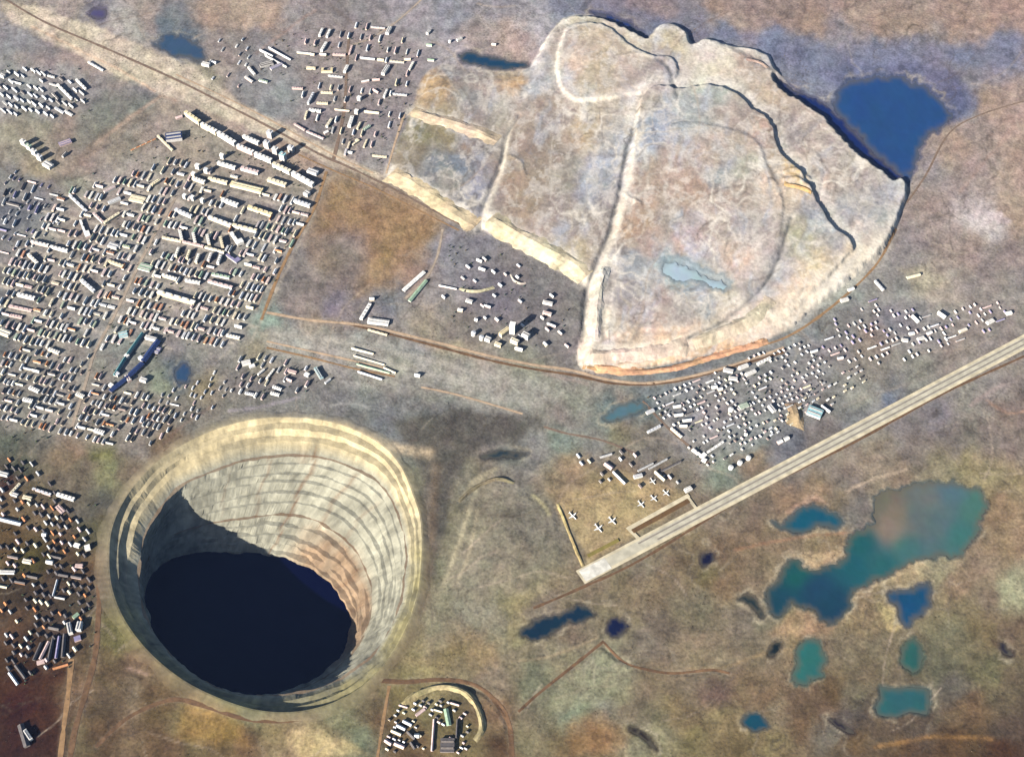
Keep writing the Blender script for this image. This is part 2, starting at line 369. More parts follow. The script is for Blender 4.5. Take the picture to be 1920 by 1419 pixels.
# patches with an outline of their own: (polygon, colour, edge softness px, strength)
PATCH = [
 ([(0,10),(60,6),(200,60),(345,128),(470,198),(600,274),(720,330),(710,345),(590,296),(460,234),(330,188),(220,142),(100,82),(20,45)],(208,194,172),6,0.95),
 ([(300,182),(165,265),(120,300),(100,320),(115,332),(180,285),(310,195)],(160,142,124),6,0.5),
 ([(1045,945),(1150,880),(1230,900),(1300,930),(1190,1000),(1100,1065),(1075,1010)],(182,160,118),8,0.7),
 ([(110,365),(345,225),(605,335),(500,560),(440,650),(240,650),(200,740),(300,800),(180,835),(0,800),(0,480)],(164,156,146),30,0.55),
 ([(0,130),(60,118),(160,140),(165,190),(100,225),(0,222)],(158,156,152),16,0.5),
 ([(560,70),(680,40),(790,90),(770,200),(720,300),(640,290),(560,220)],(156,144,140),26,0.5),
 ([(1215,745),(1330,700),(1440,655),(1560,640),(1560,690),(1520,770),(1320,885)],(150,146,146),26,0.5),
 ([(1540,150),(1600,115),(1700,110),(1780,130),(1830,190),(1790,235),(1740,200),(1650,140),(1570,175)],(96,100,136),14,0.7),
 ([(500,600),(640,610),(800,650),(1000,700),(1060,730),(980,770),(800,740),(640,720),(500,670)],(166,162,152),22,0.75),
 ([(810,870),(880,850),(960,900),(1030,960),(1060,1060),(960,1130),(860,1180),(800,1230),(810,1100),(840,980)],(142,136,116),26,0.55),
 ([(870,940),(920,905),(1000,930),(1055,985),(1060,1050),(980,1110),(880,1120),(850,1050)],(136,130,112),18,0.65),
 ([(690,740),(980,770),(1010,820),(860,850),(800,900),(720,820)],(128,126,124),24,0.5),
 ([(0,20),(60,60),(110,95),(60,110),(0,90)],(130,132,134),14,0.6),
 ([(150,215),(200,165),(290,182),(240,225),(190,262),(120,262)],(124,124,112),14,0.6),
 ([(1110,10),(1200,25),(1300,60),(1450,60),(1560,85),(1700,80),(1920,75),(1920,130),(1780,120),(1640,130),(1560,160),(1480,120),(1400,80),(1250,55),(1120,25)],(122,124,148),16,0.6),
 ([(615,335),(730,350),(840,410),(800,470),(720,540),(660,560),(690,440),(600,440)],(158,124,82),20,0.6),
 ([(1800,398),(1840,388),(1880,398),(1885,412),(1820,420)],(214,198,200),6,0.6),
 ([(1690,505),(1760,495),(1780,525),(1720,545)],(190,178,150),10,0.5),
 ([(480,590),(520,590),(525,615),(490,625)],(140,166,150),6,0.5),
 ([(1640,930),(1660,915),(1700,925),(1705,1000),(1665,1020),(1650,980)],(136,112,86),10,0.9),
 ([(1470,965),(1490,940),(1540,930),(1560,940),(1500,955)],(196,162,140),5,0.5),
 ([(1480,1045),(1520,1030),(1580,1035),(1590,1045),(1540,1070),(1515,1072)],(196,170,134),5,0.7),
 ([(1600,1112),(1640,1085),(1720,1050),(1745,1065),(1660,1095),(1625,1118)],(186,164,130),5,0.7),
 ([(1640,1140),(1670,1135),(1690,1170),(1670,1180)],(206,186,134),6,0.7),
 ([(1440,1190),(1500,1150),(1540,1165),(1530,1190),(1470,1200)],(176,146,114),8,0.5),
 ([(1060,1350),(1130,1335),(1180,1375),(1150,1419),(1070,1419)],(160,118,76),16,0.45),
 ([(1030,1290),(1130,1215),(1185,1245),(1170,1290),(1100,1330),(1040,1330)],(150,150,122),8,0.6),
 ([(350,1320),(440,1330),(470,1400),(330,1390)],(160,128,72),14,0.6),
 ([(560,1365),(600,1370),(690,1419),(560,1419),(540,1390)],(208,186,138),8,0.6),
 ([(0,1270),(130,1250),(125,1419),(0,1419)],(66,32,20),20,0.5),
 ([(770,880),(850,860),(870,960),(830,1060),(790,1080)],(118,112,92),18,0.6),
 ([(740,790),(860,770),(1000,785),(960,830),(880,855),(850,910),(838,990),(818,1080),(790,1110),(796,900),(770,860)],(94,90,82),10,0.95),
]
# unmade tracks and ditches worn into the soil: (polyline, half width px, colour, strength)
TRACK = [
 ([(60,50),(130,85),(220,130),(290,172)],2.5,(226,190,160),0.7),
 ([(300,182),(240,225),(180,270)],3,(188,160,140),0.7),
 ([(300,180),(330,190)],3,(190,160,140),0.6),
 ([(620,10),(680,55),(720,60)],3,(120,104,84),0.4),
 ([(590,20),(540,55),(480,100)],3,(176,146,132),0.5),
 ([(900,900),(880,960),(860,1020),(830,1100)],4,(186,176,146),0.9),
 ([(895,960),(882,1030),(858,1090)],3,(182,170,142),0.8),
 ([(930,880),(890,900),(870,930)],4,(184,172,142),0.8),
 ([(1000,930),(1020,950),(1030,965)],3,(206,196,150),0.8),
 ([(880,1195),(820,1215),(800,1225)],2,(172,156,124),0.5),
 ([(960,1240),(1010,1235),(1060,1220),(1120,1195)],2,(180,160,128),0.6),
 ([(1040,1310),(1100,1290),(1150,1285)],2,(170,160,134),0.5),
 ([(1290,1255),(1360,1250),(1430,1225),(1500,1215)],3,(176,150,112),0.5),
 ([(1620,1000),(1560,1000),(1480,1010),(1380,1030)],3,(164,120,92),0.6),
 ([(1700,880),(1620,905),(1590,920)],3,(206,184,160),0.7),
 ([(1100,720),(1020,700)],3,(186,160,150),0.5),
 ([(560,745),(480,765),(430,770)],3,(180,168,180),0.5),
 ([(620,760),(660,755),(690,765)],2.5,(190,186,180),0.6),
 ([(1640,1400),(1700,1390),(1760,1380),(1860,1385)],4,(170,128,76),0.6),
 ([(820,872),(812,960),(806,1040),(798,1110),(772,1186),(736,1246),(700,1282)],9,(104,84,62),0.6),
 ([(806,850),(770,846),(725,834),(680,816),(630,798)],9,(224,200,164),0.8),
 ([(905,880),(960,850),(990,852)],8,(96,94,92),0.6),
 ([(1090,1085),(1030,1120),(985,1145)],9,(122,104,92),0.5),
 ([(510,625),(640,640),(780,668),(900,700)],5,(190,184,172),0.6),
 ([(510,640),(640,660),(760,690),(860,716)],5,(188,182,172),0.6),
 ([(640,690),(740,712),(860,740)],4,(96,90,92),0.4),
 ([(660,640),(740,655),(840,668)],4,(112,120,116),0.4),
 ([(1880,720),(1840,745),(1820,760)],4,(176,156,150),0.6),
 ([(1850,750),(1890,775),(1920,770)],2.5,(190,150,124),0.6),
 ([(400,760),(340,800),(300,840)],3,(130,104,92),0.5),
 ([(1900,240),(1840,310),(1800,360)],4,(184,152,136),0.4),
 ([(1880,660),(1700,720),(1580,760)],3,(160,150,140),0.5),
 ([(1330,1370),(1290,1340),(1270,1310)],3,(104,84,66),0.5),
 ([(1750,1200),(1755,1300),(1758,1350)],6,(112,110,86),0.4),
 ([(1860,1200),(1880,1220),(1900,1228)],4,(70,48,44),0.7),
 ([(1380,1300),(1400,1330),(1405,1345)],5,(90,66,50),0.5),
 ([(1280,1325),(1310,1340),(1320,1370)],4,(84,66,46),0.5),
 ([(225,1235),(250,1262),(265,1272)],3,(40,26,20),0.8),
 ([(240,1252),(275,1265)],3,(176,148,132),0.7),
 ([(560,1330),(600,1350),(640,1400)],4,(96,84,64),0.5),
 ([(1180,1370),(1215,1385),(1230,1400)],4,(36,24,18),0.8),
 ([(1540,1345),(1580,1365),(1590,1385)],4,(60,44,44),0.6),
]

for pts_, w_ in (([(772,208),(810,222),(850,232),(890,246),(934,264)], 10), ([(732,326),(770,346),(810,372),(850,398),(892,424)], 14), ([(918,410),(960,438),(1010,466),(1060,492),(1096,522)], 16), ([(1098,672),(1160,668),(1230,662),(1290,646),(1360,622),(1440,590)], 14),
                 ([(1112,640),(1116,590),(1122,540),(1138,500)], 10), ([(1470,600),(1540,548),(1600,504),(1650,462)], 22), ([(960,232),(950,270),(944,320),(926,366),(912,400)], 5), ([(1196,260),(1184,310),(1172,370),(1152,445),(1122,515)], 6)):
    TRACK.append((pts_, w_, (244, 234, 214), 0.8))
for pts_ in ([(972,222),(950,260),(938,312),(918,360),(902,402),(900,432)], [(1188,250),(1172,300),(1160,370),(1140,445),(1110,515),(1096,560),(1092,640)], [(1268,190),(1262,165),(1250,135),(1230,118)], [(1480,420),(1455,500),(1420,555),(1350,612),(1290,640)]):
    TRACK.append((pts_, 3.6, (92, 94, 94), 0.95))
# worn verges of the roads and the small streets of the town
for pts_, w_ in (
    ([(-20,-20),(80,40),(200,92),(330,150),(420,195),(500,236),(600,290),(650,312),(740,356),(830,404),(880,430)], 6.8),
    ([(330,140),(420,182),(500,222),(590,272),(640,298),(700,325)], 3.5),
    ([(560,290),(620,318),(700,352),(780,392),(860,432)], 3.5),
    ([(612,322),(600,360),(585,400),(555,450),(525,510),(505,560),(490,600)], 4.5),
    ([(596,350),(575,400),(540,455),(505,520),(480,580)], 3.8),
    ([(135,800),(160,720),(178,660),(210,600),(235,550),(256,505),(290,440),(330,370)], 4.5),
    ([(500,586),(580,600),(680,610),(760,628),(830,645),(920,668),(1000,684),(1070,694),(1140,712),(1220,718),(1320,700),(1400,676),(1470,652)], 4.5),
    ([(640,604),(760,634),(840,655),(920,676),(1000,692),(1080,704),(1160,720),(1260,716),(1380,686),(1470,660)], 4.5),
    ([(1092,690),(1180,700),(1280,688),(1360,664),(1470,634),(1560,575),(1640,500),(1680,430)], 3.8),
    ([(500,640),(580,658),(660,676),(740,694)], 3.5),
    ([(500,652),(580,670),(660,690),(740,706)], 3.5),
    ([(790,726),(840,736),(900,752),(980,776)], 3.5),
    ([(320,838),(260,896),(220,950),(196,1010),(188,1080),(184,1160),(178,1230),(160,1300),(140,1370),(130,1430)], 6.8),
    ([(812,880),(806,960),(802,1040),(796,1110),(770,1180),(735,1240),(705,1275)], 9.8),
    ([(180,1400),(240,1345),(320,1312),(380,1322),(450,1345),(520,1352),(600,1340),(660,1310),(705,1275)], 5.2),
    ([(705,1275),(760,1278),(830,1274),(890,1284),(930,1316),(955,1360),(960,1430)], 6.0),
    ([(730,1285),(722,1330),(714,1380),(706,1430)], 3.8),
    ([(972,1334),(1010,1300),(1060,1260),(1100,1228),(1132,1202)], 3.8),
    ([(1132,1204),(1165,1238),(1200,1252),(1260,1262),(1330,1256),(1368,1262)], 3.5),
    ([(134,1235),(128,1300),(120,1360),(112,1430)], 6.0),
    ([(655,60),(650,130),(646,200),(636,255),(625,300)], 5.2),
    ([(790,0),(745,40),(700,70),(660,85)], 3.5),
    ([(724,326),(740,270),(758,215)], 3.8),
    ([(1190,850),(1130,826),(1060,812),(1020,800)], 3.5),
    ([(1205,752),(1250,800),(1290,835),(1330,870)], 3.8),
    ([(830,430),(820,480),(800,520),(760,560)], 3.8),
    ([(1920,190),(1840,215),(1780,250),(1735,330),(1700,380)], 3.5),
    ([(1000,1140),(1080,1106),(1200,1050),(1400,930),(1600,830),(1760,742),(1920,668)], 3.8),
):
    TRACK.insert(0, (pts_, w_, (182, 164, 142), 0.38))
for k in range(0, 24, 2):
    y_ = 177 + 20 * k
    pts_ = [(x, y_ + .24 * x) for x in range(0, 620, 40)]
    pts_ = [p for p in pts_ if (p[1] < 655 and p[1] > 470 - .95 * p[0] and p[1] > 330 and p[0] < 615 - .42 * max(0, p[1] - 330))]
    if len(pts_) > 2: TRACK.append((pts_, 3.2, (206, 194, 176), 0.8))
for x_ in (30, 90, 150, 290, 350, 410, 470):
    TRACK.append(([(x_, 640), (x_ + 40, 560), (x_ + 85, 470), (x_ + 120, 400)], 2.6, (190, 178, 160), 0.55))
_r = random.Random(5)
for k in range(110):
    x_, y_ = _r.uniform(0, 1920), _r.uniform(0, 1419)
    a_ = _r.choice([0.45, -0.5, 1.9, 2.6, 0.3]) + _r.uniform(-.4, .4); L_ = _r.uniform(18, 60); p_ = [(x_, y_)]
    for q_ in range(3):
        a_ += _r.uniform(-.5, .5); p_.append((p_[-1][0] + L_ * math.cos(a_), p_[-1][1] + L_ * math.sin(a_)))
    g_ = _r.choice([(196, 178, 158), (186, 168, 150), (92, 82, 74), (104, 88, 74)])
    TRACK.append((p_, _r.uniform(1.2, 2.4), g_, _r.uniform(.3, .6)))

# ------------------------------------------------------------------ survey data: heights
TAIL_OUT = spline([(722,330),(748,262),(772,205),(790,150),(830,120),(880,130),(930,132),(985,130),(1020,80),(1050,40),(1085,30),(1130,34),(1175,52),(1212,72),(1235,50),(1262,46),(1288,62),(1296,84),(1325,74),(1360,84),
                   (1400,90),(1440,104),(1462,140),(1500,178),(1545,208),(1580,248),(1620,290),(1660,320),(1700,345),(1690,400),(1655,470),(1600,520),(1530,572),(1470,622),(1400,648),(1300,672),(1200,690),(1090,688),
                   (1096,600),(1098,540),(1040,505),(960,462),(900,432),(840,402),(770,358)], True, 9)
CELL2 = spline([(905,432),(898,405),(915,362),(935,320),(945,265),(962,225),(1000,150),(1040,60),(1300,60),(1720,345),(1480,640),(1085,700),(1100,540)], True, 12)
CELL3 = spline([(1096,690),(1098,600),(1108,528),(1140,452),(1158,380),(1172,310),(1188,250),(1200,190),(1235,168),(1268,172),(1285,172),(1325,166),(1362,174),(1392,190),(1410,212),(1442,232),(1454,262),(1462,292),(1500,330),(1530,380),(1560,430),(1600,470),(1560,520),(1480,600),(1400,630),(1290,655),(1180,675)], True, 12)
LOBE = spline([(1040,130),(1060,60),(1090,48),(1140,56),(1176,86),(1215,108),(1262,116),(1272,150),(1240,172),(1180,190),(1110,200),(1060,190)], True, 10)
TOPSTEP = spline([(1132,640),(1145,560),(1150,480),(1180,410),(1186,300),(1260,240),(1400,260),(1440,320),(1470,400),(1450,500),(1400,560),(1330,610),(1290,628),(1200,634)], True, 12)
FIELD_N = spline([(800,40),(900,20),(1000,30),(1035,70),(990,118),(900,108),(830,92)], True, 12)

PONDS = {}   # filled below: outlines of water, used to sink the ground under them

def pond(name, pts, col, label, rough=3.0):
    pp = np.array(pts, float); cl = []
    for a_, b_ in zip(pp, np.roll(pp, -1, 0)):
        m_ = max(2, int(np.linalg.norm(b_ - a_) / 4))
        cl += [a_ + (b_ - a_) * k_ / m_ for k_ in range(m_)]
    cl = 0.45 * np.array(cl) + 0.275 * (np.roll(np.array(cl), 1, 0) + np.roll(np.array(cl), -1, 0))
    n1 = fbm(cl[:, 0] / 15, cl[:, 1] / 15, 33, 4, 0.8); n2 = fbm(cl[:, 0] / 15, cl[:, 1] / 15, 37, 4, 0.8)
    PONDS[name] = (cl + rough * 6.5 * np.stack([n1, n2], -1), col, label, rough)

pond('blue_lake', [(1562,190),(1572,168),(1592,152),(1610,148),(1632,140),(1655,143),(1684,142),(1705,150),(1722,162),(1738,160),(1742,172),(1758,188),(1774,200),(1788,214),(1780,228),(1764,240),(1742,256),(1728,276),(1722,300),(1712,322),(1702,340),(1684,326),(1660,302),(1632,280),(1606,254),(1582,226)], (36,74,126), 'large deep blue lake at the north-eastern foot of the tailings', 4)
pond('scarp_canal_shade', [(1448,146),(1468,150),(1492,172),(1530,186),(1556,204),(1580,228),(1602,252),(1630,282),(1660,306),(1692,334),(1676,338),(1640,312),(1606,286),(1576,252),(1548,222),(1510,196),(1474,174)], (14,40,98), 'narrow dark canal and painted scarp shadow between tailings and blue lake', 2)  # one navy strip paints the ditch water together with the scarp's shadow
pond('north_lobe_strip', [(1108,22),(1140,26),(1175,40),(1205,62),(1216,72),(1196,66),(1160,46),(1124,34)], (18,50,110), 'dark blue strip curving round the northern lobe of the tailings', 2)  # dark blue strip along the outer edge of the northern lobe
pond('long_pond', [(856,102),(884,98),(930,112),(988,120),(992,127),(940,130),(900,124),(866,114)], (26,64,92), 'long narrow dark pond on the upper left edge of the tailings', 2)
pond('settling_pond', [(1238,502),(1258,492),(1290,500),(1318,516),(1352,524),(1372,540),(1360,554),(1332,546),(1306,536),(1268,538),(1246,526)], (172,196,206), 'milky pale blue settling pond on top of the tailings', 3)
pond('teal_lake', [(1439,1112),(1448,1094),(1460,1080),(1472,1062),(1485,1047),(1502,1056),(1516,1066),(1534,1070),(1550,1062),(1568,1058),(1584,1048),(1590,1030),(1586,1012),(1605,998),(1622,990),(1640,982),(1640,952),(1646,926),(1672,918),(1700,914),(1726,904),(1750,902),(1776,902),(1798,908),(1820,912),(1840,924),(1847,944),(1844,966),(1838,992),(1826,1014),(1812,1030),(1796,1044),(1770,1040),(1745,1046),(1716,1048),(1692,1062),(1668,1076),(1648,1084),(1630,1095),(1612,1104),(1599,1114),(1596,1136),(1584,1150),(1572,1162),(1558,1172),(1544,1160),(1530,1150),(1510,1140),(1494,1134),(1480,1130),(1472,1146),(1460,1160),(1446,1154),(1442,1134)], (22,84,96), 'large irregular teal lake south of the runway', 4)
pond('green_pond', [(1446,976),(1466,984),(1484,974),(1490,960),(1506,952),(1530,948),(1552,954),(1572,966),(1584,980),(1572,992),(1552,984),(1534,982),(1520,992),(1500,998),(1478,994),(1458,986)], (20,86,106), 'small ragged teal pond nearest the runway', 3)
pond('triangular_pond', [(1664,1112),(1684,1108),(1704,1106),(1722,1096),(1740,1092),(1749,1104),(1746,1122),(1738,1142),(1722,1158),(1706,1170),(1694,1170),(1688,1152),(1682,1134),(1668,1124)], (16,76,112), 'triangular deep teal pond below the sandy spit', 3)
pond('turquoise_pond', [(1490,1222),(1502,1206),(1522,1198),(1538,1202),(1546,1222),(1544,1248),(1542,1270),(1522,1276),(1504,1284),(1490,1286),(1484,1268),(1496,1250)], (46,106,102), 'turquoise pond south of the big teal lake', 3)
pond('oval_pond', [(1688,1222),(1698,1204),(1714,1198),(1726,1208),(1731,1226),(1726,1246),(1716,1262),(1702,1258),(1690,1244)], (44,96,88), 'small oval green pond above the rectangular basin', 2)
pond('basin_pond', [(1648,1286),(1670,1290),(1706,1288),(1742,1292),(1744,1318),(1738,1340),(1706,1334),(1680,1344),(1646,1340),(1640,1326),(1652,1310)], (46,94,98), 'rectangular basin of greenish water near the bottom right', 0.8)
pond('corner_pond', [(1392,1350),(1402,1338),(1420,1336),(1436,1348),(1440,1362),(1420,1370),(1400,1366)], (24,74,92), 'small round dark teal pond near the bottom edge', 2)
pond('dark_long_pond', [(974,1190),(992,1172),(1012,1160),(1040,1152),(1070,1142),(1096,1132),(1100,1144),(1116,1150),(1098,1160),(1070,1166),(1048,1178),(1022,1196),(998,1196)], (16,48,66), 'long dark pond off the end of the runway', 3)
pond('dark_square_pond', [(1136,1180),(1142,1164),(1156,1158),(1172,1166),(1184,1174),(1170,1178),(1164,1192),(1146,1194)], (16,30,62), 'small square dark pond beside the long dark pond', 2)
pond('dark_drop_pond', [(1312,1052),(1318,1038),(1332,1034),(1340,1044),(1330,1058),(1320,1064)], (14,18,50), 'tiny drop-shaped dark pond between runway and teal lake', 1)
pond('black_pond', [(1440,1222),(1450,1206),(1464,1202),(1462,1214),(1452,1228),(1444,1232)], (16,34,36), 'tiny black pond left of the turquoise pond', 1)
pond('north_pond', [(278,84),(300,76),(316,66),(338,70),(356,78),(376,92),(386,106),(376,118),(352,108),(330,104),(304,94)], (58,84,110), 'shallow grey-blue pond above the tan highway verge', 4)
pond('violet_pond', [(166,26),(184,14),(202,18),(200,32),(180,36)], (84,78,116), 'small violet pool beside the pale round pad', 2)
pond('town_pond', [(326,706),(332,690),(342,676),(352,680),(358,694),(352,712),(340,722)], (52,80,112), 'small blue pond in the wasteland beside the town', 2)
pond('creek_pond', [(1128,782),(1152,768),(1184,756),(1212,752),(1216,764),(1190,776),(1160,786),(1136,792)], (84,116,128), 'shallow blue-grey pool between the pit and the eastern quarter', 3)
pond('hook_pond', [(1874,1204),(1884,1206),(1888,1218),(1902,1224),(1898,1230),(1880,1226)], (40,36,44), 'tiny dark hook-shaped pool near the right edge', 1)
pond('shore_pool', [(1382,1124),(1398,1116),(1414,1120),(1426,1140),(1436,1156),(1428,1160),(1412,1138),(1394,1128)], (34,48,50), 'thin dark backwater curling left of the teal lake', 1)
pond('south_pool', [(1552,1346),(1574,1352),(1594,1366),(1604,1376),(1590,1374),(1566,1360)], (40,34,44), 'thin dark arc of water near the bottom right', 1)
pond('bend_pool', [(1176,1362),(1196,1364),(1214,1378),(1228,1398),(1234,1408),(1222,1400),(1202,1380),(1182,1370)], (34,26,22), 'dark curved ditch pool at the bottom edge', 1)
pond('basin_by_pit', [(898,854),(926,846),(960,844),(986,848),(976,858),(940,858),(908,860)], (40,56,66), 'narrow dark pool right of the pit mouth', 2)

# pit outlines at four levels (chart coordinates, level in metres)
PIT = [
 (4,   [(205,1050),(212,985),(245,920),(300,862),(370,820),(440,794),(510,783),(585,785),(650,800),(712,832),(750,872),(772,922),(788,975),(790,1050),(782,1115),(762,1175),(728,1235),(680,1285),(620,1318),(550,1334),(480,1330),(410,1308),(340,1272),(280,1222),(236,1165),(212,1108)]),
 (-40, [(262,1062),(274,1002),(305,950),(340,912),(400,886),(460,866),(530,856),(600,860),(660,878),(708,905),(738,950),(756,1010),(760,1060),(752,1120),(734,1170),(700,1222),(650,1262),(590,1290),(520,1303),(450,1300),(385,1278),(330,1234),(288,1186),(266,1128)]),
 (-170,[(264,1110),(274,1055),(305,1012),(375,988),(470,972),(530,966),(585,976),(630,1000),(665,1036),(688,1078),(696,1120),(690,1165),(672,1205),(640,1245),(590,1280),(530,1302),(470,1305),(410,1292),(340,1258),(290,1195)]),
 (-262,[(268,1120),(284,1072),(318,1046),(380,1036),(450,1040),(530,1050),(598,1080),(642,1130),(654,1180),(628,1240),(560,1284),(470,1306),(390,1292),(320,1240),(280,1180)]),  # water-sheet level, outlined along the edge of the pit's shadow
 (-420,[(330,1190),(346,1160),(400,1138),(480,1130),(540,1138),(575,1165),(585,1205),(570,1245),(530,1272),(480,1278),(400,1266),(348,1234)]),
]
PIT_RIM = spline(PIT[0][1], True, 8)
PIT_C = np.array([492.0, 1062.0])

# ------------------------------------------------------------------ the height and colour of any ground point
def ground_height(px, py):
    wx, wy = px + 3 * vnoise(px / 9, py / 9, 8), py + 3 * vnoise(px / 9, py / 9, 9)
    h = 7.0 * fbm(px / 130, py / 130, 11, 3) + 3.0 * fbm(px / 26, py / 26, 14, 3) + 1.2 * vnoise(px / 7, py / 7, 19)
    s1 = sdf_flat(wx, wy, TAIL_OUT); s2 = sdf_flat(wx, wy, CELL2); s3 = sdf_flat(wx, wy, CELL3)
    s4 = sdf_flat(wx, wy, LOBE); s5 = sdf_flat(wx, wy, TOPSTEP)
    ne = smooth(-60, 60, (px - 1180) * 0.62 - (py - 300) * 0.78)        # 1 towards the north-east, where the scarp is steep
    w1 = 30 * (1 - ne) + 7 * ne
    t = (12 + 5 * ne) * smooth(0, 1, s1 / w1) + 8 * smooth(-2, 12, s2) * (s1 > 0)
    w3 = 22 * (1 - ne) + 5 * ne
    t = t + (11 + 4 * ne) * smooth(0, 1, s3 / w3) * (s1 > 0) + 10 * smooth(0, 6, s4) + 5 * smooth(0, 9, s5)
    h = h * (1 - 0.6 * smooth(0, 10, s1)) + t + 3 * smooth(0, 12, sdf_flat(wx, wy, FIELD_N))
    for pts, w, d in DITCH:
        h = h - d * np.exp(-(line_dist(wx, wy, pts) / w) ** 2)
    for pts, w, d in BANK:
        h = h + d * np.exp(-(line_dist(wx, wy, pts) / w) ** 2)
    h = h + 16 * np.exp(-((px - 945) / 85) ** 2 - ((py - 1015) / 80) ** 2)
    # level ground: airfield and waters
    lv = smooth(-14, 4, sdf_flat(px, py, AIRFIELD))
    h = h * (1 - 0.85 * lv)
    sp = sdf_flat(px, py, PIT_RIM)
    h = h * smooth(0, 60, -sp) + 2.5 * smooth(-60, -4, sp)
    return h

DITCH = [
 (spline([(972,222),(950,260),(938,312),(918,360),(902,402),(900,432)], False, 12), 4, 6),
 (spline([(1188,250),(1172,300),(1160,370),(1140,445),(1110,515),(1096,560),(1092,640)], False, 12), 4, 6),
 (spline([(1268,190),(1262,165),(1250,135),(1230,118)], False, 8), 5, 4),
 (spline([(1480,420),(1455,500),(1420,555),(1350,612),(1290,640)], False, 12), 4, 5),
 (spline([(1545,330),(1536,370),(1520,420)], False, 12), 3, 3),
 (spline([(985,1322),(1040,1275),(1090,1235),(1132,1204)], False, 12), 3, 4),
 (spline([(1132,1212),(1160,1235),(1182,1246)], False, 12), 3, 4),
 (spline([(1255,1262),(1300,1262),(1340,1256),(1365,1266)], False, 12), 3, 3),
 (spline([(860,1282),(905,1298),(940,1330),(955,1370)], False, 12), 5, 4),
]
BANK = [
 (spline([(1470,335),(1490,330),(1515,345)], False, 8), 4, 7),
 (spline([(1466,350),(1490,348),(1520,365)], False, 8), 4, 7),
 (spline([(1170,370),(1185,385),(1200,392)], False, 8), 3, 4),
 (spline([(958,300),(975,310),(985,335)], False, 8), 3, 4),
 (spline([(1610,425),(1630,405),(1640,390)], False, 8), 3, 4),
 (spline([(1240,120),(1180,112),(1120,135)], False, 8), 3, 3),
 (spline([(1098,690),(1180,686),(1260,672),(1300,650),(1370,620),(1440,590)], False, 12), 6, 5),
 (spline([(1120,640),(1122,580),(1130,520)], False, 12), 6, 5),
]
AIRFIELD = np.array([(1045,945),(1150,875),(1300,930),(1560,790),(1920,610),(1920,720),(1100,1130),(1060,1100)], float)

def patchy(px, py, col, amp=0.24, chroma=0.035, s=40):
    veins = 0.5 - np.abs(fbm(px / 38 + fbm(px / 20, py / 20, s + 70), py / 38 + fbm(px / 20, py / 20, s + 73), s + 60, 4, 0.6)) * 3.2
    l = 1 + amp * 2.0 * (0.4 * fbm(px / 55, py / 55, s, 3) + 0.7 * fbm(px / 13, py / 13, s + 2, 3, 0.7) + 0.5 * vnoise(px / 4, py / 4, s + 5) - 0.35 * np.maximum(veins, 0))
    l = np.maximum(l, 0.35)
    col = col * l[..., None]
    for k in range(3):
        col[..., k] *= 1 + chroma * 2.4 * (fbm(px / 34, py / 34, s + 9 + k * 4, 2) + 0.5 * vnoise(px / 9, py / 9, s + 30 + k))
    return col

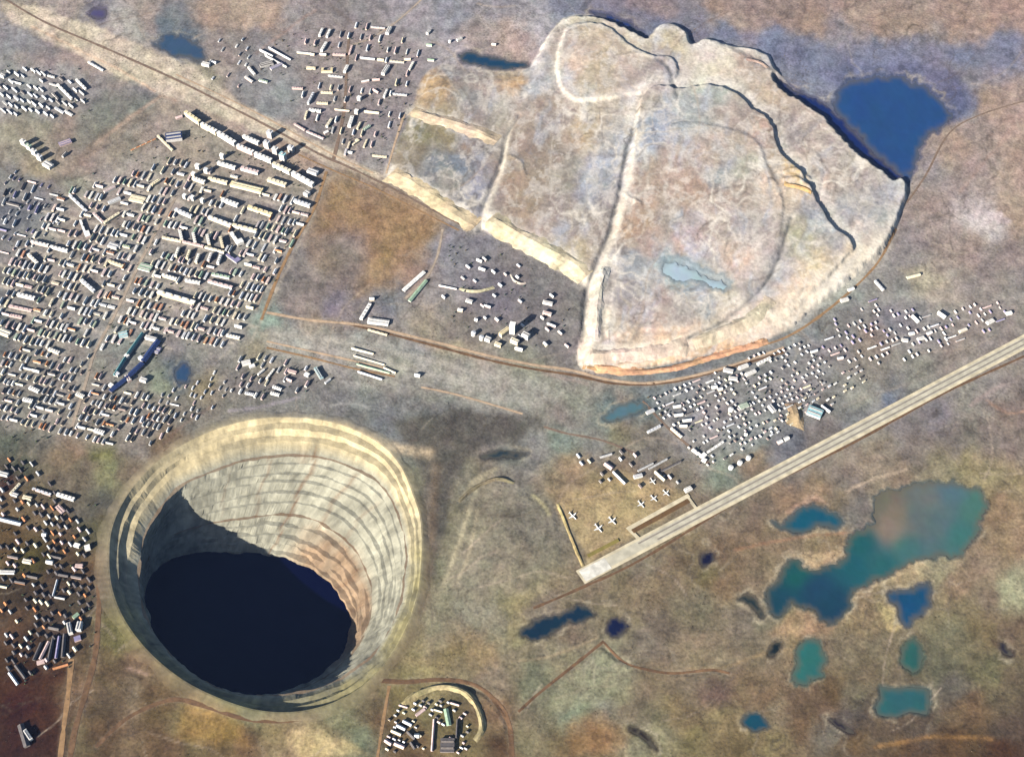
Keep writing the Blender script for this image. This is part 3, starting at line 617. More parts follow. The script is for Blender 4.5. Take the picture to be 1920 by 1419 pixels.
def ground_colour(px, py):
    wx, wy = warped(px, py)
    c = idw(wx, wy, CP, 260.0, 0.72, 40.0)
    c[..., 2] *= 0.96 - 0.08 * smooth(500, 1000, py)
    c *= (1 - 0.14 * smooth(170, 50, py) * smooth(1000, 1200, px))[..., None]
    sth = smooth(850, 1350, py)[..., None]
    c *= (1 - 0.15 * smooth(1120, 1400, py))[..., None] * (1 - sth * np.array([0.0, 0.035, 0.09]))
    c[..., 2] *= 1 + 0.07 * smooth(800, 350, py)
    jx, jy = px + 5 * fbm(px / 9, py / 9, 8, 3), py + 5 * fbm(px / 9, py / 9, 9, 3)
    s1 = sdf_flat(jx, jy, TAIL_OUT)
    tm = s1 > -6
    m1 = smooth(-3, 4, s1)[..., None]
    if tm.any():
        ct = idw(wx[tm], wy[tm], TAIL_CP, 160.0, 1.08) * 1.0
        # fresh white sand along the tipping edges, blue-white slurry fans
        ne = smooth(-60, 60, (px[tm] - 1180) * 0.62 - (py[tm] - 300) * 0.78)
        w = 0.8 * ne * smooth(26, 4, s1[tm]) * (0.7 + 1.4 * fbm(px[tm] / 18, py[tm] / 18, 88, 3))
        s4 = sdf_flat(jx[tm], jy[tm], CELL3, 40); w = np.maximum(w, 0.7 * ne * np.exp(-((s4 + 9) / 10) ** 2))
        w = np.maximum(w, 0.5 * np.exp(-((sdf_flat(jx[tm], jy[tm], LOBE, 30) - 5) / 6) ** 2) * ne)
        f = np.clip(fbm(px[tm] / 26 + 2 * fbm(px[tm] / 40, py[tm] / 40, 95), py[tm] / 60, 96, 4, 0.6) * 3.4 - 0.2, 0, 1) * 0.62
        w = np.clip(w, 0, 1)[..., None]; f = f[..., None]
        ct = ct * (1 - w) + lin((240, 234, 222)) * w
        ct = ct * (1 - f) + lin((196, 204, 216)) * f
        m = m1[tm]
        c[tm] = c[tm] * (1 - m) + ct * m
    for pts, rgb, soft, st in PATCH:
        m = (st * smooth(-soft, soft, sdf_flat(wx * 0.6 + px * 0.4, wy * 0.6 + py * 0.4, pts)))[..., None]
        c = c * (1 - m) + lin(rgb) * m
    c = patchy(px, py, c, 0.27, 0.035)
    # thin rills and wheel tracks: winding lines, dark on the land, pale and dark on the tailings
    ux, uy = px + 14 * fbm(px / 30, py / 30, 301, 3), py + 14 * fbm(px / 30, py / 30, 304, 3)
    gate = smooth(-0.05, 0.2, fbm(px / 90, py / 90, 307, 2))
    for sc, wd, rgb, st, tl, sd__ in ((70, 0.010, (84, 76, 66), 0.55, 0.3, 310), (110, 0.008, (190, 178, 158), 0.25, 0.8, 316), (46, 0.016, (92, 84, 76), 0.35, 0.6, 322), (58, 0.022, (238, 230, 216), 0.0, 0.75, 328), (34, 0.03, (236, 226, 210), 0.0, 0.5, 334), (80, 0.02, (116, 108, 106), 0.0, 0.5, 340)):
        n_ = fbm(ux / sc, uy / sc, sd__, 3, 0.45)
        m = (np.exp(-(n_ / wd) ** 2) * (st * (1 - m1[..., 0]) * gate + tl * m1[..., 0] * (0.35 + 0.65 * gate)))[..., None]
        c = c * (1 - m) + lin(rgb) * m
    # crisp mottling of the drying tailings
    n_ = fbm(ux / 17, uy / 17, 350, 4, 0.7)
    m = (0.42 * smooth(0.06, 0.14, n_) * m1[..., 0])[..., None]
    c = c * (1 - m) + lin((222, 214, 204)) * m
    m = (0.24 * smooth(-0.10, -0.17, n_) * m1[..., 0])[..., None]
    c = c * (1 - m) + lin((132, 124, 118)) * m
    m = (0.28 * smooth(0.08, 0.17, n_) * (1 - m1[..., 0]))[..., None]
    c = c * (1 - m) + c * 1.5 * m
    m = (0.5 * smooth(-0.12, -0.19, n_) * (1 - m1[..., 0]))[..., None]
    c = c * (1 - m) + c * 0.55 * m
    jx, jy = px + 3 * fbm(px / 12, py / 12, 71, 3), py + 3 * fbm(px / 12, py / 12, 72, 3)
    wear = 0.7 + 0.9 * fbm(px / 10, py / 10, 77, 2)
    for pts, w, rgb, st in TRACK:
        pl = spline(pts, False, 14)
        d = line_dist(jx, jy, pl, 4 * w + 4)
        k = d < 3 * w
        if k.any():
            m = np.clip(st * np.exp(-(d[k] / w) ** 2) * wear[k], 0, 1)[..., None]
            c[k] = c[k] * (1 - m) + lin(rgb) * m
    # wet mud and a pale beach round every water
    for nm, (pts, col, lab, rough) in PONDS.items():
        sd_ = sdf_flat(jx, jy, pts, 26)
        k = sd_ > -20
        if k.any():
            q_ = sd_[k]; n_ = fbm(px[k] / 11, py[k] / 11, 131, 3)
            m = np.clip(0.4 * np.exp(-((q_ + 7 + 18 * n_) / 3.5) ** 2) * (0.25 + 3.5 * fbm(px[k] / 26, py[k] / 26, 134, 2)), 0, 0.75)[..., None]
            c[k] = c[k] * (1 - m) + lin((196, 184, 158)) * m
            m = (0.7 * smooth(-7 - 9 * np.clip(n_, -.4, 1), -1, q_))[..., None]
            c[k] = c[k] * (1 - m) + (lin(col) * 0.5 + lin((74, 66, 58)) * 0.5) * m
    return np.clip(c / KLIGHT, 0.008, 0.8)

# ------------------------------------------------------------------ the ground sheet, cut where the pit opens, and the tailings that rise from it
STEP = 6.5
gx = np.arange(-2925, 2925 + 1, STEP); gy = np.arange(-1800, 2900 + 1, STEP)
GX, GY = np.meshgrid(gx, gy)
GPX, GPY = chart(GX, GY)
GZ = ground_height(GPX, GPY)
for nm, (pts, col, lab, rough) in PONDS.items():
    s = sdf_flat(GPX, GPY, pts, 30)
    if nm == 'settling_pond':
        SET_Z = float(np.median(GZ[s > -4])) - 1.0
        GZ = np.where(s > -6, GZ * (1 - smooth(-6, 2, s)) + (SET_Z + 1 - 3 * smooth(-1, 4, s)) * smooth(-6, 2, s), GZ)
        continue
    sh = smooth(-8, 0, s)
    GZ = GZ * (1 - sh) + sh * (0.9 - 4.0 * smooth(-2, 4, s))
edge = np.minimum(np.minimum(GX - gx[0], gx[-1] - GX), np.minimum(GY - gy[0], gy[-1] - GY))
GZ = GZ * smooth(0, 150, edge)
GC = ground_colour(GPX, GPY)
NX, NY = len(gx), len(gy)

def height_at(x, y):
    fx = np.clip((np.asarray(x, float) - gx[0]) / STEP, 0, NX - 1.001); fy = np.clip((np.asarray(y, float) - gy[0]) / STEP, 0, NY - 1.001)
    i = fx.astype(int); j = fy.astype(int); u = fx - i; v = fy - j
    return (GZ[j, i] * (1 - u) + GZ[j, i + 1] * u) * (1 - v) + (GZ[j + 1, i] * (1 - u) + GZ[j + 1, i + 1] * u) * v

def on_ground(px, py, it=3):
    """metres of the ground point seen at a chart point, relief allowed for"""
    z = np.zeros(np.shape(px))
    for k in range(it):
        x, y = P(px, py, z)
        z = height_at(x, y)
    return x, y, z

j, i = np.meshgrid(np.arange(NY - 1), np.arange(NX - 1), indexing='ij')
q = np.stack([j * NX + i, j * NX + i + 1, (j + 1) * NX + i + 1, (j + 1) * NX + i], -1).reshape(-1, 4)
cpx, cpy = chart((GX[:-1, :-1] + STEP / 2).ravel(), (GY[:-1, :-1] + STEP / 2).ravel())
in_pit = sdf_flat(cpx, cpy, PIT_RIM) > -4
in_tail = sdf_flat(cpx, cpy, TAIL_OUT) > -3
V = np.stack([GX, GY, GZ], -1).reshape(-1, 3); VC = GC.reshape(-1, 3)

def sub_sheet(name, mask, mat):
    f = q[mask]
    used = np.unique(f)
    remap = np.zeros(len(V), np.int64); remap[used] = np.arange(len(used))
    return np_mesh(name, V[used], remap[f], mat, VC[used])

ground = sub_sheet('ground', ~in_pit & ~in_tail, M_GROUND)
tag(ground, 'brown and grey open land around town, mine and airfield', None, None, 'structure')
tail = sub_sheet('tailings_terrain', in_tail, M_TAIL)
tag(tail, 'pale terraced tailings plateau with steep scarps', None, None, 'structure')

# the land goes on to the horizon
ext = [2925, 5000, 9000, 20000, 60000]
fv, ff = [], []
def ring_pts(k):
    if k == 0: x0, x1, y0, y1 = gx[0], gx[-1], gy[0], gy[-1]
    else: x0, x1, y0, y1 = gx[0] - ext[k], gx[-1] + ext[k], gy[0] - ext[k], gy[-1] + ext[k]
    n = 24
    t = np.linspace(0, 1, n, endpoint=False)
    return [(x0 + (x1 - x0) * a, y0) for a in t] + [(x1, y0 + (y1 - y0) * a) for a in t] + [(x1 - (x1 - x0) * a, y1) for a in t] + [(x0, y1 - (y1 - y0) * a) for a in t]
for k in range(5):
    fv += [(x, y, 0.0) for x, y in ring_pts(k)]
for k in range(4):
    for a in range(96):
        b = (a + 1) % 96
        ff.append((k * 96 + a, k * 96 + b, (k + 1) * 96 + b, (k + 1) * 96 + a))
far = np_mesh('far_ground', np.array(fv), np.array(ff), M_GROUND, np.tile(alb((150, 124, 108)), (len(fv), 1)))
tag(far, 'brown open land running on to the horizon', None, None, 'structure')

# ------------------------------------------------------------------ the open pit
NA = 288
def ring_world(level, pts):
    cl = spline(pts, True, 5)
    x, y = P(cl[:, 0], cl[:, 1], level)
    cx, cy = x.mean(), y.mean()
    ang = np.arctan2(y - cy, x - cx); rad = np.hypot(x - cx, y - cy)
    o = np.argsort(ang)
    A = np.linspace(-math.pi, math.pi, NA, endpoint=False)
    r = np.interp(A, np.concatenate([ang[o] - 2 * math.pi, ang[o], ang[o] + 2 * math.pi]), np.tile(rad[o], 3))
    return np.stack([cx + r * np.cos(A), cy + r * np.sin(A)], -1)
RW = [ring_world(l, p) for l, p in PIT]
LV = [l for l, p in PIT]
AA = np.linspace(-math.pi, math.pi, NA, endpoint=False)
def ring_noise(seed, f, amp):
    return amp * fbm(np.cos(AA) * f + 31 + seed, np.sin(AA) * f + 17 + seed, seed, 4)
def pit_point(t):
    """ring outline for a fractional level t = 0..3"""
    k = min(int(t), len(RW) - 2); u = t - k
    return RW[k] * (1 - u) + RW[k + 1] * u, LV[k] * (1 - u) + LV[k + 1] * u

pit = bpy.data.objects.new('open_pit_mine', None); COL.objects.link(pit)
px0, py0 = P(492, 1062, 0)
pit.location = (float(px0), float(py0), 0)
tag(pit, 'huge terraced open pit mine with its depths in deep shadow', 'mine pit')
PO = np.array([float(px0), float(py0), 0.0])

def pit_colour(x, y, z, t):
    px, py = chart(x, y, z)
    a = AA
    # east low wall is rusty, upper north yellow, rest grey-green
    c = np.zeros((NA, 3))
    grey = alb((176, 174, 156)) * 0.74; yel = alb((214, 198, 158)) * 0.82; rust = alb((166, 142, 116)) * 0.7; olive = alb((150, 142, 104))
    n = fbm(px / 28, py / 28, 61, 3); n2 = fbm(px / 9, py / 9, 65, 3)
    wy = np.clip(smooth(1.0, 0.55, np.full(NA, t)) * smooth(-0.35, 0.5, np.sin(a)) * (1.0 + 1.2 * n), 0, 1)
    wr = np.clip(smooth(1.9, 2.2, np.full(NA, t)) * smooth(0.45, 0.95, np.cos(a - 0.25)) * (1.0 + 1.4 * n), 0, 1)
    wo = np.clip(smooth(0.9, 0.5, np.full(NA, t)) * smooth(0.3, -0.5, np.sin(a - 0.2)) * (0.9 + 1.4 * n), 0, 1)
    c[:] = grey
    c = c * (1 - wy[:, None]) + yel * wy[:, None]
    c = c * (1 - wo[:, None]) + olive * wo[:, None]
    c = c * (1 - wr[:, None]) + rust * wr[:, None]
    c *= (1 + 0.7 * n + 0.8 * n2 + 0.5 * fbm(a * 30, np.full(NA, t * 6.0), 68, 3))[:, None]
    # rust-coloured wash-outs running down the wall
    for ga, gw, st, t0, t1 in ((1.36, 0.016, 0.65, 0.95, 3), (1.72, 0.012, 0.45, 1.0, 2.0), (1.02, 0.02, 0.45, 1.05, 2.1), (0.72, 0.018, 0.3, 1.2, 2.1), (1.45, 0.05, 0.3, 0.9, 1.12), (2.05, 0.01, 0.3, 1.1, 1.9), (0.35, 0.02, 0.4, 2.0, 3.0), (0.05, 0.02, 0.3, 2.0, 3.0)):
        if t0 <= t <= t1:
            w = st * np.exp(-((a - ga - 0.02 * math.sin(t * 9)) / gw) ** 2)
            c = c * (1 - w[:, None]) + alb((110, 76, 50)) * w[:, None]
    return np.clip(c, 0.01, 0.75)

def pit_strip(name, rings, tcol, mat=M_ROCK, fixed=None, soil=None):
    vs, cs, fs = [], [], []
    for (xy, z), t in zip(rings, tcol):
        zz = np.full(NA, z) if np.isscalar(z) else z
        vs.append(np.stack([xy[:, 0] - PO[0], xy[:, 1] - PO[1], zz], -1))
        c = pit_colour(xy[:, 0], xy[:, 1], zz, t)
        if fixed is not None:
            n = (1 + 0.5 * fbm(AA * 9, AA * 0 + t, 90, 3))[:, None]
            c = alb(fixed) * n * 0.6 + 0.4 * c
        if soil is not None:
            w = soil[len(cs)]
            c = c * (1 - w) + ground_colour(*chart(xy[:, 0], xy[:, 1], 0.0)) * w
        cs.append(c)
    for k in range(len(rings) - 1):
        for a in range(NA):
            b = (a + 1) % NA
            fs.append((k * NA + a, k * NA + b, (k + 1) * NA + b, (k + 1) * NA + a))
    o = np_mesh(name, np.concatenate(vs), np.array(fs), mat, np.concatenate(cs), False)
    o.parent = pit
    return o

# lip that laps over the soil, then benches: a sloping face and a near-level tread each
cen = RW[0].mean(0)
def scaled(xy, d):
    v = xy - xy.mean(0); r = np.linalg.norm(v, axis=1, keepdims=True)
    return xy + v / r * np.reshape(d, (-1, 1))
rim0 = RW[0] + 0
lip_z = 5.5 + ring_noise(3, 2.5, 4)
lw = 1 + ring_noise(7, 3.0, 1.3) + ring_noise(9, 9.0, 0.8)
pit_strip('lip', [(scaled(rim0, 52 * lw), height_at(*scaled(rim0, 52 * lw).T) - 1.5), (scaled(rim0, 28 * lw), height_at(*scaled(rim0, 28 * lw).T) + 1.4), (scaled(rim0, 6), lip_z), (rim0, lip_z - 0.5)], [0, 0, 0.05, 0.05], soil=[1.0, 0.85, 0.6, 0.45])
segs = []
T_UP = np.array([0, 0.30, 0.62, 1.0]); T_MID = np.array([1, 1.13, 1.3, 1.42, 1.62, 1.78, 2.0]); T_LOW = np.array([2, 2.24, 2.5, 2.68, 2.88, 3.2, 3.6, 4.0])
levels = list(T_UP) + list(T_MID[1:]) + list(T_LOW[1:])
prev = (rim0, lip_z - 0.5)
for k in range(1, len(levels)):
    t = levels[k]
    xy, z = pit_point(t)
    t_up = levels[k - 1]
    xyu, zu = pit_point(t_up)
    is_road = abs(t - 1) < 1e-6 or abs(t - 2) < 1e-6
    frac = 0.84 if is_road else (0.42 if t <= 1 else (0.66 if t <= 2 else 0.6))
    toe = xyu * (1 - frac) + xy * frac                     # foot of the face
    v = toe - toe.mean(0); r = np.linalg.norm(v, axis=1, keepdims=True)
    big = 1.0 if t <= 2 else 2.0
    jit = ring_noise(100 + k, 5.0, 18 * big) + ring_noise(200 + k, 16.0, 12)
    toe = toe + v / r * jit[:, None]
    outer = xy + v / r * (ring_noise(300 + k, 5.0, 16 * big) + ring_noise(400 + k, 16.0, 10))[:, None]
    dz = ring_noise(500 + k, 3.0, 7)
    zt = z + dz + 1.0
    ramp = z + dz
    nm = 'haul_road' if is_road else 'bench'
    if is_road:
        face = pit_strip('bench', [prev, (toe, zt)], [t_up, t - 0.02])
        pit_strip('haul_road', [(toe, zt), (outer, ramp)], [t - 0.02, t], fixed=(126, 96, 70))
    else:
        pit_strip('bench', [prev, (toe, zt), (outer, ramp)], [t_up + 0.01, t - 0.01, t])
    prev = (outer, ramp)
# floor
fl_xy, fl_z = prev
vs = np.concatenate([np.stack([fl_xy[:, 0] - PO[0], fl_xy[:, 1] - PO[1], fl_z], -1), [[fl_xy[:, 0].mean() - PO[0], fl_xy[:, 1].mean() - PO[1], LV[-1] - 12]]])
SHADE_LAKE_T = 3.0  # added water sheet, navy and outlined to stand in for the pit's shadow
lk_xy, lk_z = pit_point(SHADE_LAKE_T)
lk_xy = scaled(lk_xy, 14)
shade_lake_col = np.tile(np.array([0.0008, 0.0016, 0.018]), (NA + 1, 1))
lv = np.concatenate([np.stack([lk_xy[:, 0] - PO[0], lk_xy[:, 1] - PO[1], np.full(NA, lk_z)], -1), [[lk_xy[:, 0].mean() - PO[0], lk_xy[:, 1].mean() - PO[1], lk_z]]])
shade_lake = mesh_obj('pit_shade_lake', lv, [(a, (a + 1) % NA, NA) for a in range(NA)], mat_water('pit_shade_water'), pit, shade_lake_col)
shade_lake.data.materials[0].node_tree.nodes['Principled BSDF'].inputs['Specular IOR Level'].default_value = 0.12
shade_lake['label'] = 'dark navy water sheet standing in for shadow at the pit bottom'
fo = mesh_obj('floor', vs, [(a, (a + 1) % NA, NA) for a in range(NA)], M_ROCK, pit, np.tile(alb((165, 160, 144)) * 0.8, (NA + 1, 1)))

# ------------------------------------------------------------------ waters
TEAL_CP = [(1460,1120,18,70,88),(1520,1100,22,66,96),(1500,1080,18,92,92),(1560,1140,20,64,92),(1600,1060,20,92,104),(1620,1020,20,96,100),(1660,1060,30,100,104),(1700,1030,58,112,112),(1680,960,128,112,92),(1670,990,140,122,104),
           (1720,960,90,108,104),(1760,980,84,106,112),(1800,1000,56,116,110),(1830,960,66,120,106),(1780,920,78,112,124),(1740,930,104,112,108),(1650,940,110,108,88)]
import mathutils.geometry as geo
def flat_sheet(name, outline, z, mat, colfn, step=14.0, kind='structure', label=None):
    """a level sheet inside an outline: triangulated with interior points so colour can vary"""
    x, y = P(outline[:, 0], outline[:, 1], z)
    verts = [Vector((a, b)) for a, b in zip(x, y)]
    n = len(verts)
    lo = outline.min(0); hi = outline.max(0)
    X, Y = np.meshgrid(np.arange(lo[0], hi[0], step), np.arange(lo[1], hi[1], step))
    s = sdf_flat(X.ravel(), Y.ravel(), outline, 20) > step * 0.45
    ix, iy = X.ravel()[s], Y.ravel()[s]
    wx, wy = P(ix, iy, z)
    verts += [Vector((a, b)) for a, b in zip(wx, wy)]
    edges = [(k, (k + 1) % n) for k in range(n)]
    res = geo.delaunay_2d_cdt(verts, edges, [], 1, 1e-4)
    vv = [(v.x, v.y, z) for v in res[0]]
    fx, fy = chart(np.array([v[0] for v in vv]), np.array([v[1] for v in vv]), z)
    o = mesh_obj(name, vv, res[2], mat, None, colfn(fx, fy))
    return tag(o, label, None, None, kind)

for nm, (pts, col, lab, rough) in PONDS.items():
    ol = pts
    z = 0.4
    if nm == 'settling_pond': z = SET_Z
    if nm == 'teal_lake':
        fn = lambda a, b: patchy(a, b, idw(a, b, TEAL_CP, 250.0, 0.8) / KLIGHT, 0.10, 0.06, 140)
    else:
        fn = lambda a, b, c=col: patchy(a, b, np.tile(alb(c), (len(a), 1)), 0.10, 0.06, 140)
    def shallows(a, b, f=fn, o=ol, nm=nm):
        c = f(a, b)
        wdt = 11.0 if nm in ('teal_lake', 'blue_lake', 'green_pond', 'triangular_pond', 'turquoise_pond', 'oval_pond', 'basin_pond') else 4.0
        d = seg_dist(a, b, o, True) + 9 * fbm(a / 14, b / 14, 151, 3)
        w = (0.62 * smooth(wdt, 0, d))[:, None]
        mud = alb((150, 160, 165)) if nm == 'settling_pond' else alb((104, 98, 82))
        return c * (1 - w) + mud * w
    fn = shallows
    flat_sheet(nm if nm in ('blue_lake', 'teal_lake') else nm, ol, z, M_WATER, fn, 6.0, 'structure', lab)

# ------------------------------------------------------------------ roads, runway, dikes
def strip(name, pts, half_m, mat, lift=0.6, label=None, crown=0.0, step=7.0, kind='structure', offset=0.0):
    cl = spline(pts, False, step)
    x, y, z = on_ground(cl[:, 0], cl[:, 1])
    tx, ty = np.gradient(x), np.gradient(y)
    l = np.hypot(tx, ty); nx, ny = -ty / l, tx / l
    hw = half_m * (1 + 0.9 * fbm(np.arange(len(x)) / 3.0, np.zeros(len(x)) + half_m + x[0], 55, 3, 0.7))
    vs, fs = [], []
    for s in (-1, 0, 1):
        X = x + nx * (hw * s + offset); Y = y + ny * (hw * s + offset)
        Z = np.maximum(height_at(X, Y), height_at(X + nx * 2, Y + ny * 2)) + lift + (crown if s == 0 else 0)
        vs.append(np.stack([X, Y, Z], -1))
    n = len(x)
    for k in range(n - 1):
        for s in range(2):
            fs.append((s * n + k, s * n + k + 1, (s + 1) * n + k + 1, (s + 1) * n + k))
    o = mesh_obj(name, np.concatenate(vs), fs, mat)
    return tag(o, label, None, None, kind)

M_ROAD_D = mat_flat('dark_gravel_road', alb((132, 112, 96)), var=0.25)
M_ROAD_L = mat_flat('pale_gravel_road', alb((196, 170, 142)), var=0.2)
M_ROAD_T = mat_flat('tan_dirt_road', alb((160, 128, 92)), var=0.22)
M_ROAD_B = mat_flat('brown_dirt_road', alb((116, 90, 66)), var=0.3)
M_STREET = mat_flat('town_street', alb((176, 160, 142)), var=0.2)
M_RUN = mat_flat('runway_concrete', alb((200, 194, 174)), var=0.22, scale=0.03)
M_RUN_EDGE = mat_flat('runway_pale_shoulder', alb((218, 206, 176)), var=0.24, scale=0.03)
M_RUN_DARK = mat_flat('runway_tyre_worn_strip', alb((150, 142, 132)), var=0.18)
M_TAXI = mat_flat('taxiway_dark_asphalt', alb((112, 86, 56)), var=0.2)

strip('highway', [(-20,-20),(80,40),(200,92),(330,150),(420,195),(500,236),(600,290),(650,312),(740,356),(830,404),(880,430)], 6, M_ROAD_D, 0.7, 'dark highway running diagonally past the town')
strip('highway_verge', [(330,140),(420,182),(500,222),(590,272),(640,298),(700,325)], 4, M_ROAD_L, 0.6, 'pale verge track beside the highway')
strip('highway_south_track', [(560,290),(620,318),(700,352),(780,392),(860,432)], 4, M_ROAD_T, 0.6, 'tan track below the highway')
strip('town_edge_road', [(612,322),(600,360),(585,400),(555,450),(525,510),(505,560),(490,600)], 6, M_ROAD_T, 0.6, 'tan road down the eastern edge of the town')
strip('town_edge_lane', [(596,350),(575,400),(540,455),(505,520),(480,580)], 5, M_STREET, 0.6, 'lane just inside the eastern edge of the town')
strip('main_street', [(135,800),(160,720),(178,660),(210,600),(235,550),(256,505),(290,440),(330,370)], 6, M_STREET, 0.6, 'straight main street through the town')
strip('valley_road', [(500,586),(580,600),(680,610),(760,628),(830,645),(920,668),(1000,684),(1070,694),(1140,712),(1220,718),(1320,700),(1400,676),(1470,652)], 6, M_ROAD_L, 0.7, 'pale road along the valley below the plant')
strip('valley_ditch_road', [(640,604),(760,634),(840,655),(920,676),(1000,692),(1080,704),(1160,720),(1260,716),(1380,686),(1470,660)], 6, M_ROAD_B, 0.5, 'brown track just below the pale valley road')
strip('tailings_foot_road', [(1092,690),(1180,700),(1280,688),(1360,664),(1470,634),(1560,575),(1640,500),(1680,430)], 5, M_ROAD_T, 0.8, 'tan track round the foot of the tailings')
strip('rail_bed', [(500,640),(580,658),(660,676),(740,694)], 4, M_ROAD_L, 0.6, 'pale rail bed left of the freight yard')
strip('rail_siding', [(500,652),(580,670),(660,690),(740,706)], 4, M_ROAD_T, 0.6, 'tan siding below the rail bed')
strip('ridge_track', [(790,726),(840,736),(900,752),(980,776)], 4, M_ROAD_L, 0.6, 'pale track ending in the grey flats above the pit')
strip('pit_west_road', [(320,838),(260,896),(220,950),(196,1010),(188,1080),(184,1160),(178,1230),(160,1300),(140,1370),(130,1430)], 9, M_ROAD_B, 0.7, 'brown road along the western rim of the pit')
strip('pit_south_road', [(180,1400),(240,1345),(320,1312),(380,1322),(450,1345),(520,1352),(600,1340),(660,1310),(705,1275)], 7, M_ROAD_B, 0.7, 'brown road below the southern rim of the pit')
strip('south_compound_road', [(705,1275),(760,1278),(830,1274),(890,1284),(930,1316),(955,1360),(960,1430)], 8, M_ROAD_B, 0.7, 'brown road curving round the southern compound')
strip('compound_lane', [(730,1285),(722,1330),(714,1380),(706,1430)], 5, M_ROAD_T, 0.7, 'tan lane left of the southern compound')
strip('field_road', [(972,1334),(1010,1300),(1060,1260),(1100,1228),(1132,1202)], 5, M_ROAD_B, 0.7, 'straight dark field road rising to the square pond')
strip('field_road_east', [(1132,1204),(1165,1238),(1200,1252),(1260,1262),(1330,1256),(1368,1262)], 4, M_ROAD_B, 0.7, 'dark track running east from the square pond')
strip('south_west_road', [(134,1235),(128,1300),(120,1360),(112,1430)], 8, M_ROAD_T, 0.7, 'tan road down the left of the southern waste')
strip('quarter_street', [(655,60),(650,130),(646,200),(636,255),(625,300)], 7, M_ROAD_D, 0.6, 'dark street through the northern housing quarter')
strip('quarter_lane', [(790,0),(745,40),(700,70),(660,85)], 4, M_STREET, 0.6, 'pale lane leaving the northern housing quarter')
strip('dike_road', [(724,326),(740,270),(758,215)], 5, M_ROAD_L, 0.7, 'pale straight road up the left side of the tailings')
strip('east_road', [(1190,850),(1130,826),(1060,812),(1020,800)], 4, M_ROAD_D, 0.6, 'dark road from the eastern quarter towards the pit')
strip('east_street', [(1205,752),(1250,800),(1290,835),(1330,870)], 5, M_ROAD_D, 0.6, 'dark street through the eastern quarter')
strip('plant_loop', [(830,430),(820,480),(800,520),(760,560)], 5, M_STREET, 0.6, 'grey lane left of the processing plant')
strip('shore_road', [(1920,190),(1840,215),(1780,250),(1735,330),(1700,380)], 4, M_ROAD_D, 0.5, 'dark track behind the blue lake')
strip('perimeter_track', [(1000,1140),(1080,1106),(1200,1050),(1400,930),(1600,830),(1760,742),(1920,668)], 5, M_ROAD_B, 0.6, 'brown perimeter track along the south of the runway')

def level_strip(name, p0, p1, half_m, z, mat, label, ins=0.0, parent=None):
    x0, y0 = P(*p0, z); x1, y1 = P(*p1, z)
    d = np.array([x1 - x0, y1 - y0]); L = np.linalg.norm(d); d = d / L; n = np.array([-d[1], d[0]])
    a = np.array([x0, y0]); vs = []; fs = []
    m = 24
    for k in range(m + 1):
        c = a + d * L * k / m + n * ins
        vs += [(*(c - n * half_m), z), (*(c + n * half_m), z)]
    for k in range(m):
        fs.append((2 * k, 2 * k + 1, 2 * k + 3, 2 * k + 2))
    o = mesh_obj(name, vs, fs, mat, parent)
    if parent is None: tag(o, label, None, None, 'structure')
    return o
RA, RB = (1088, 1082), (1990, 604)
level_strip('runway', RA, RB, 30, 3.0, M_RUN_EDGE, 'long pale runway crossing the right of the picture')
rw = bpy.data.objects['runway']
level_strip('carriageway', (1110,1070), RB, 19, 3.25, M_RUN, None, 0, rw)
level_strip('worn_strip', (1200,1023), (1960,620), 3.2, 3.5, M_RUN_DARK, None, 11, rw)
level_strip('worn_strip', (1230,1007), (1960,620), 3.2, 3.5, M_RUN_DARK, None, -10, rw)
level_strip('threshold', (1092,1080), (1140,1055), 24, 3.6, mat_flat('worn_white_paint', (0.6, 0.58, 0.52), var=0.25), None, 0, rw)
level_strip('taxiway', (1186,996), (1292,938), 9, 3.2, M_TAXI, 'dark taxiway strip beside the runway')
level_strip('apron_edge', (1180,990), (1292,928), 8, 3.1, M_RUN_EDGE, 'pale apron edge above the dark taxiway')
level_strip('taxiway_link', (1176,988), (1206,1018), 7, 2.9, M_RUN_EDGE, 'short pale taxiway joining apron and runway end')
level_strip('taxiway_link', (1288,930), (1312,962), 6, 2.9, M_RUN_EDGE, 'short pale taxiway joining the sheds and the runway')
level_strip('turning_pad', (1102,1042), (1160,1012), 7, 3.2, mat_flat('olive_turf', alb((140,128,70))), 'olive strip between apron and runway end')

def ridge(name, pts, half_m, high, mat, col, label, cat, step=6.0, top=0.25, group=None):
    cl = spline(pts, False, step)
    x, y, z = on_ground(cl[:, 0], cl[:, 1])
    tx, ty = np.gradient(x), np.gradient(y); l = np.hypot(tx, ty); nx, ny = -ty / l, tx / l
    n = len(x); prof = [(-1, -0.08), (-0.6, 0.5), (-top, 1.0), (top, 1.0), (0.6, 0.5), (1, -0.08)]
    taper = np.minimum(1, np.minimum(np.arange(n), np.arange(n)[::-1]) / 3.0 + 0.15)
    base = np.array([x[0], y[0], 0]); vs, cs = [], []
    for k, (s, hh) in enumerate(prof):
        j = 1 + 1.1 * fbm(np.arange(n) / 2.5 + x[0], np.zeros(n) + k * 1.3, 80, 3, 0.7)
        X = x + nx * half_m * s * j; Y = y + ny * half_m * s * j
        Z = height_at(X, Y) + high * hh * taper * (1 + 1.0 * fbm(np.arange(n) / 4.0, np.zeros(n) + k * 0.6, 83, 3))
        vs.append(np.stack([X, Y, Z], -1) - base)
        cs.append(patchy(cl[:, 0] + k * 3, cl[:, 1], np.tile(alb(col) * 0.86, (n, 1)), 0.4, 0.05, 170))
    fs = [(k * n + a, k * n + a + 1, (k + 1) * n + a + 1, (k + 1) * n + a) for k in range(5) for a in range(n - 1)]
    o = mesh_obj(name, np.concatenate(vs), fs, mat, None, np.concatenate(cs))
    o.location = base
    return tag(o, label, cat, group)
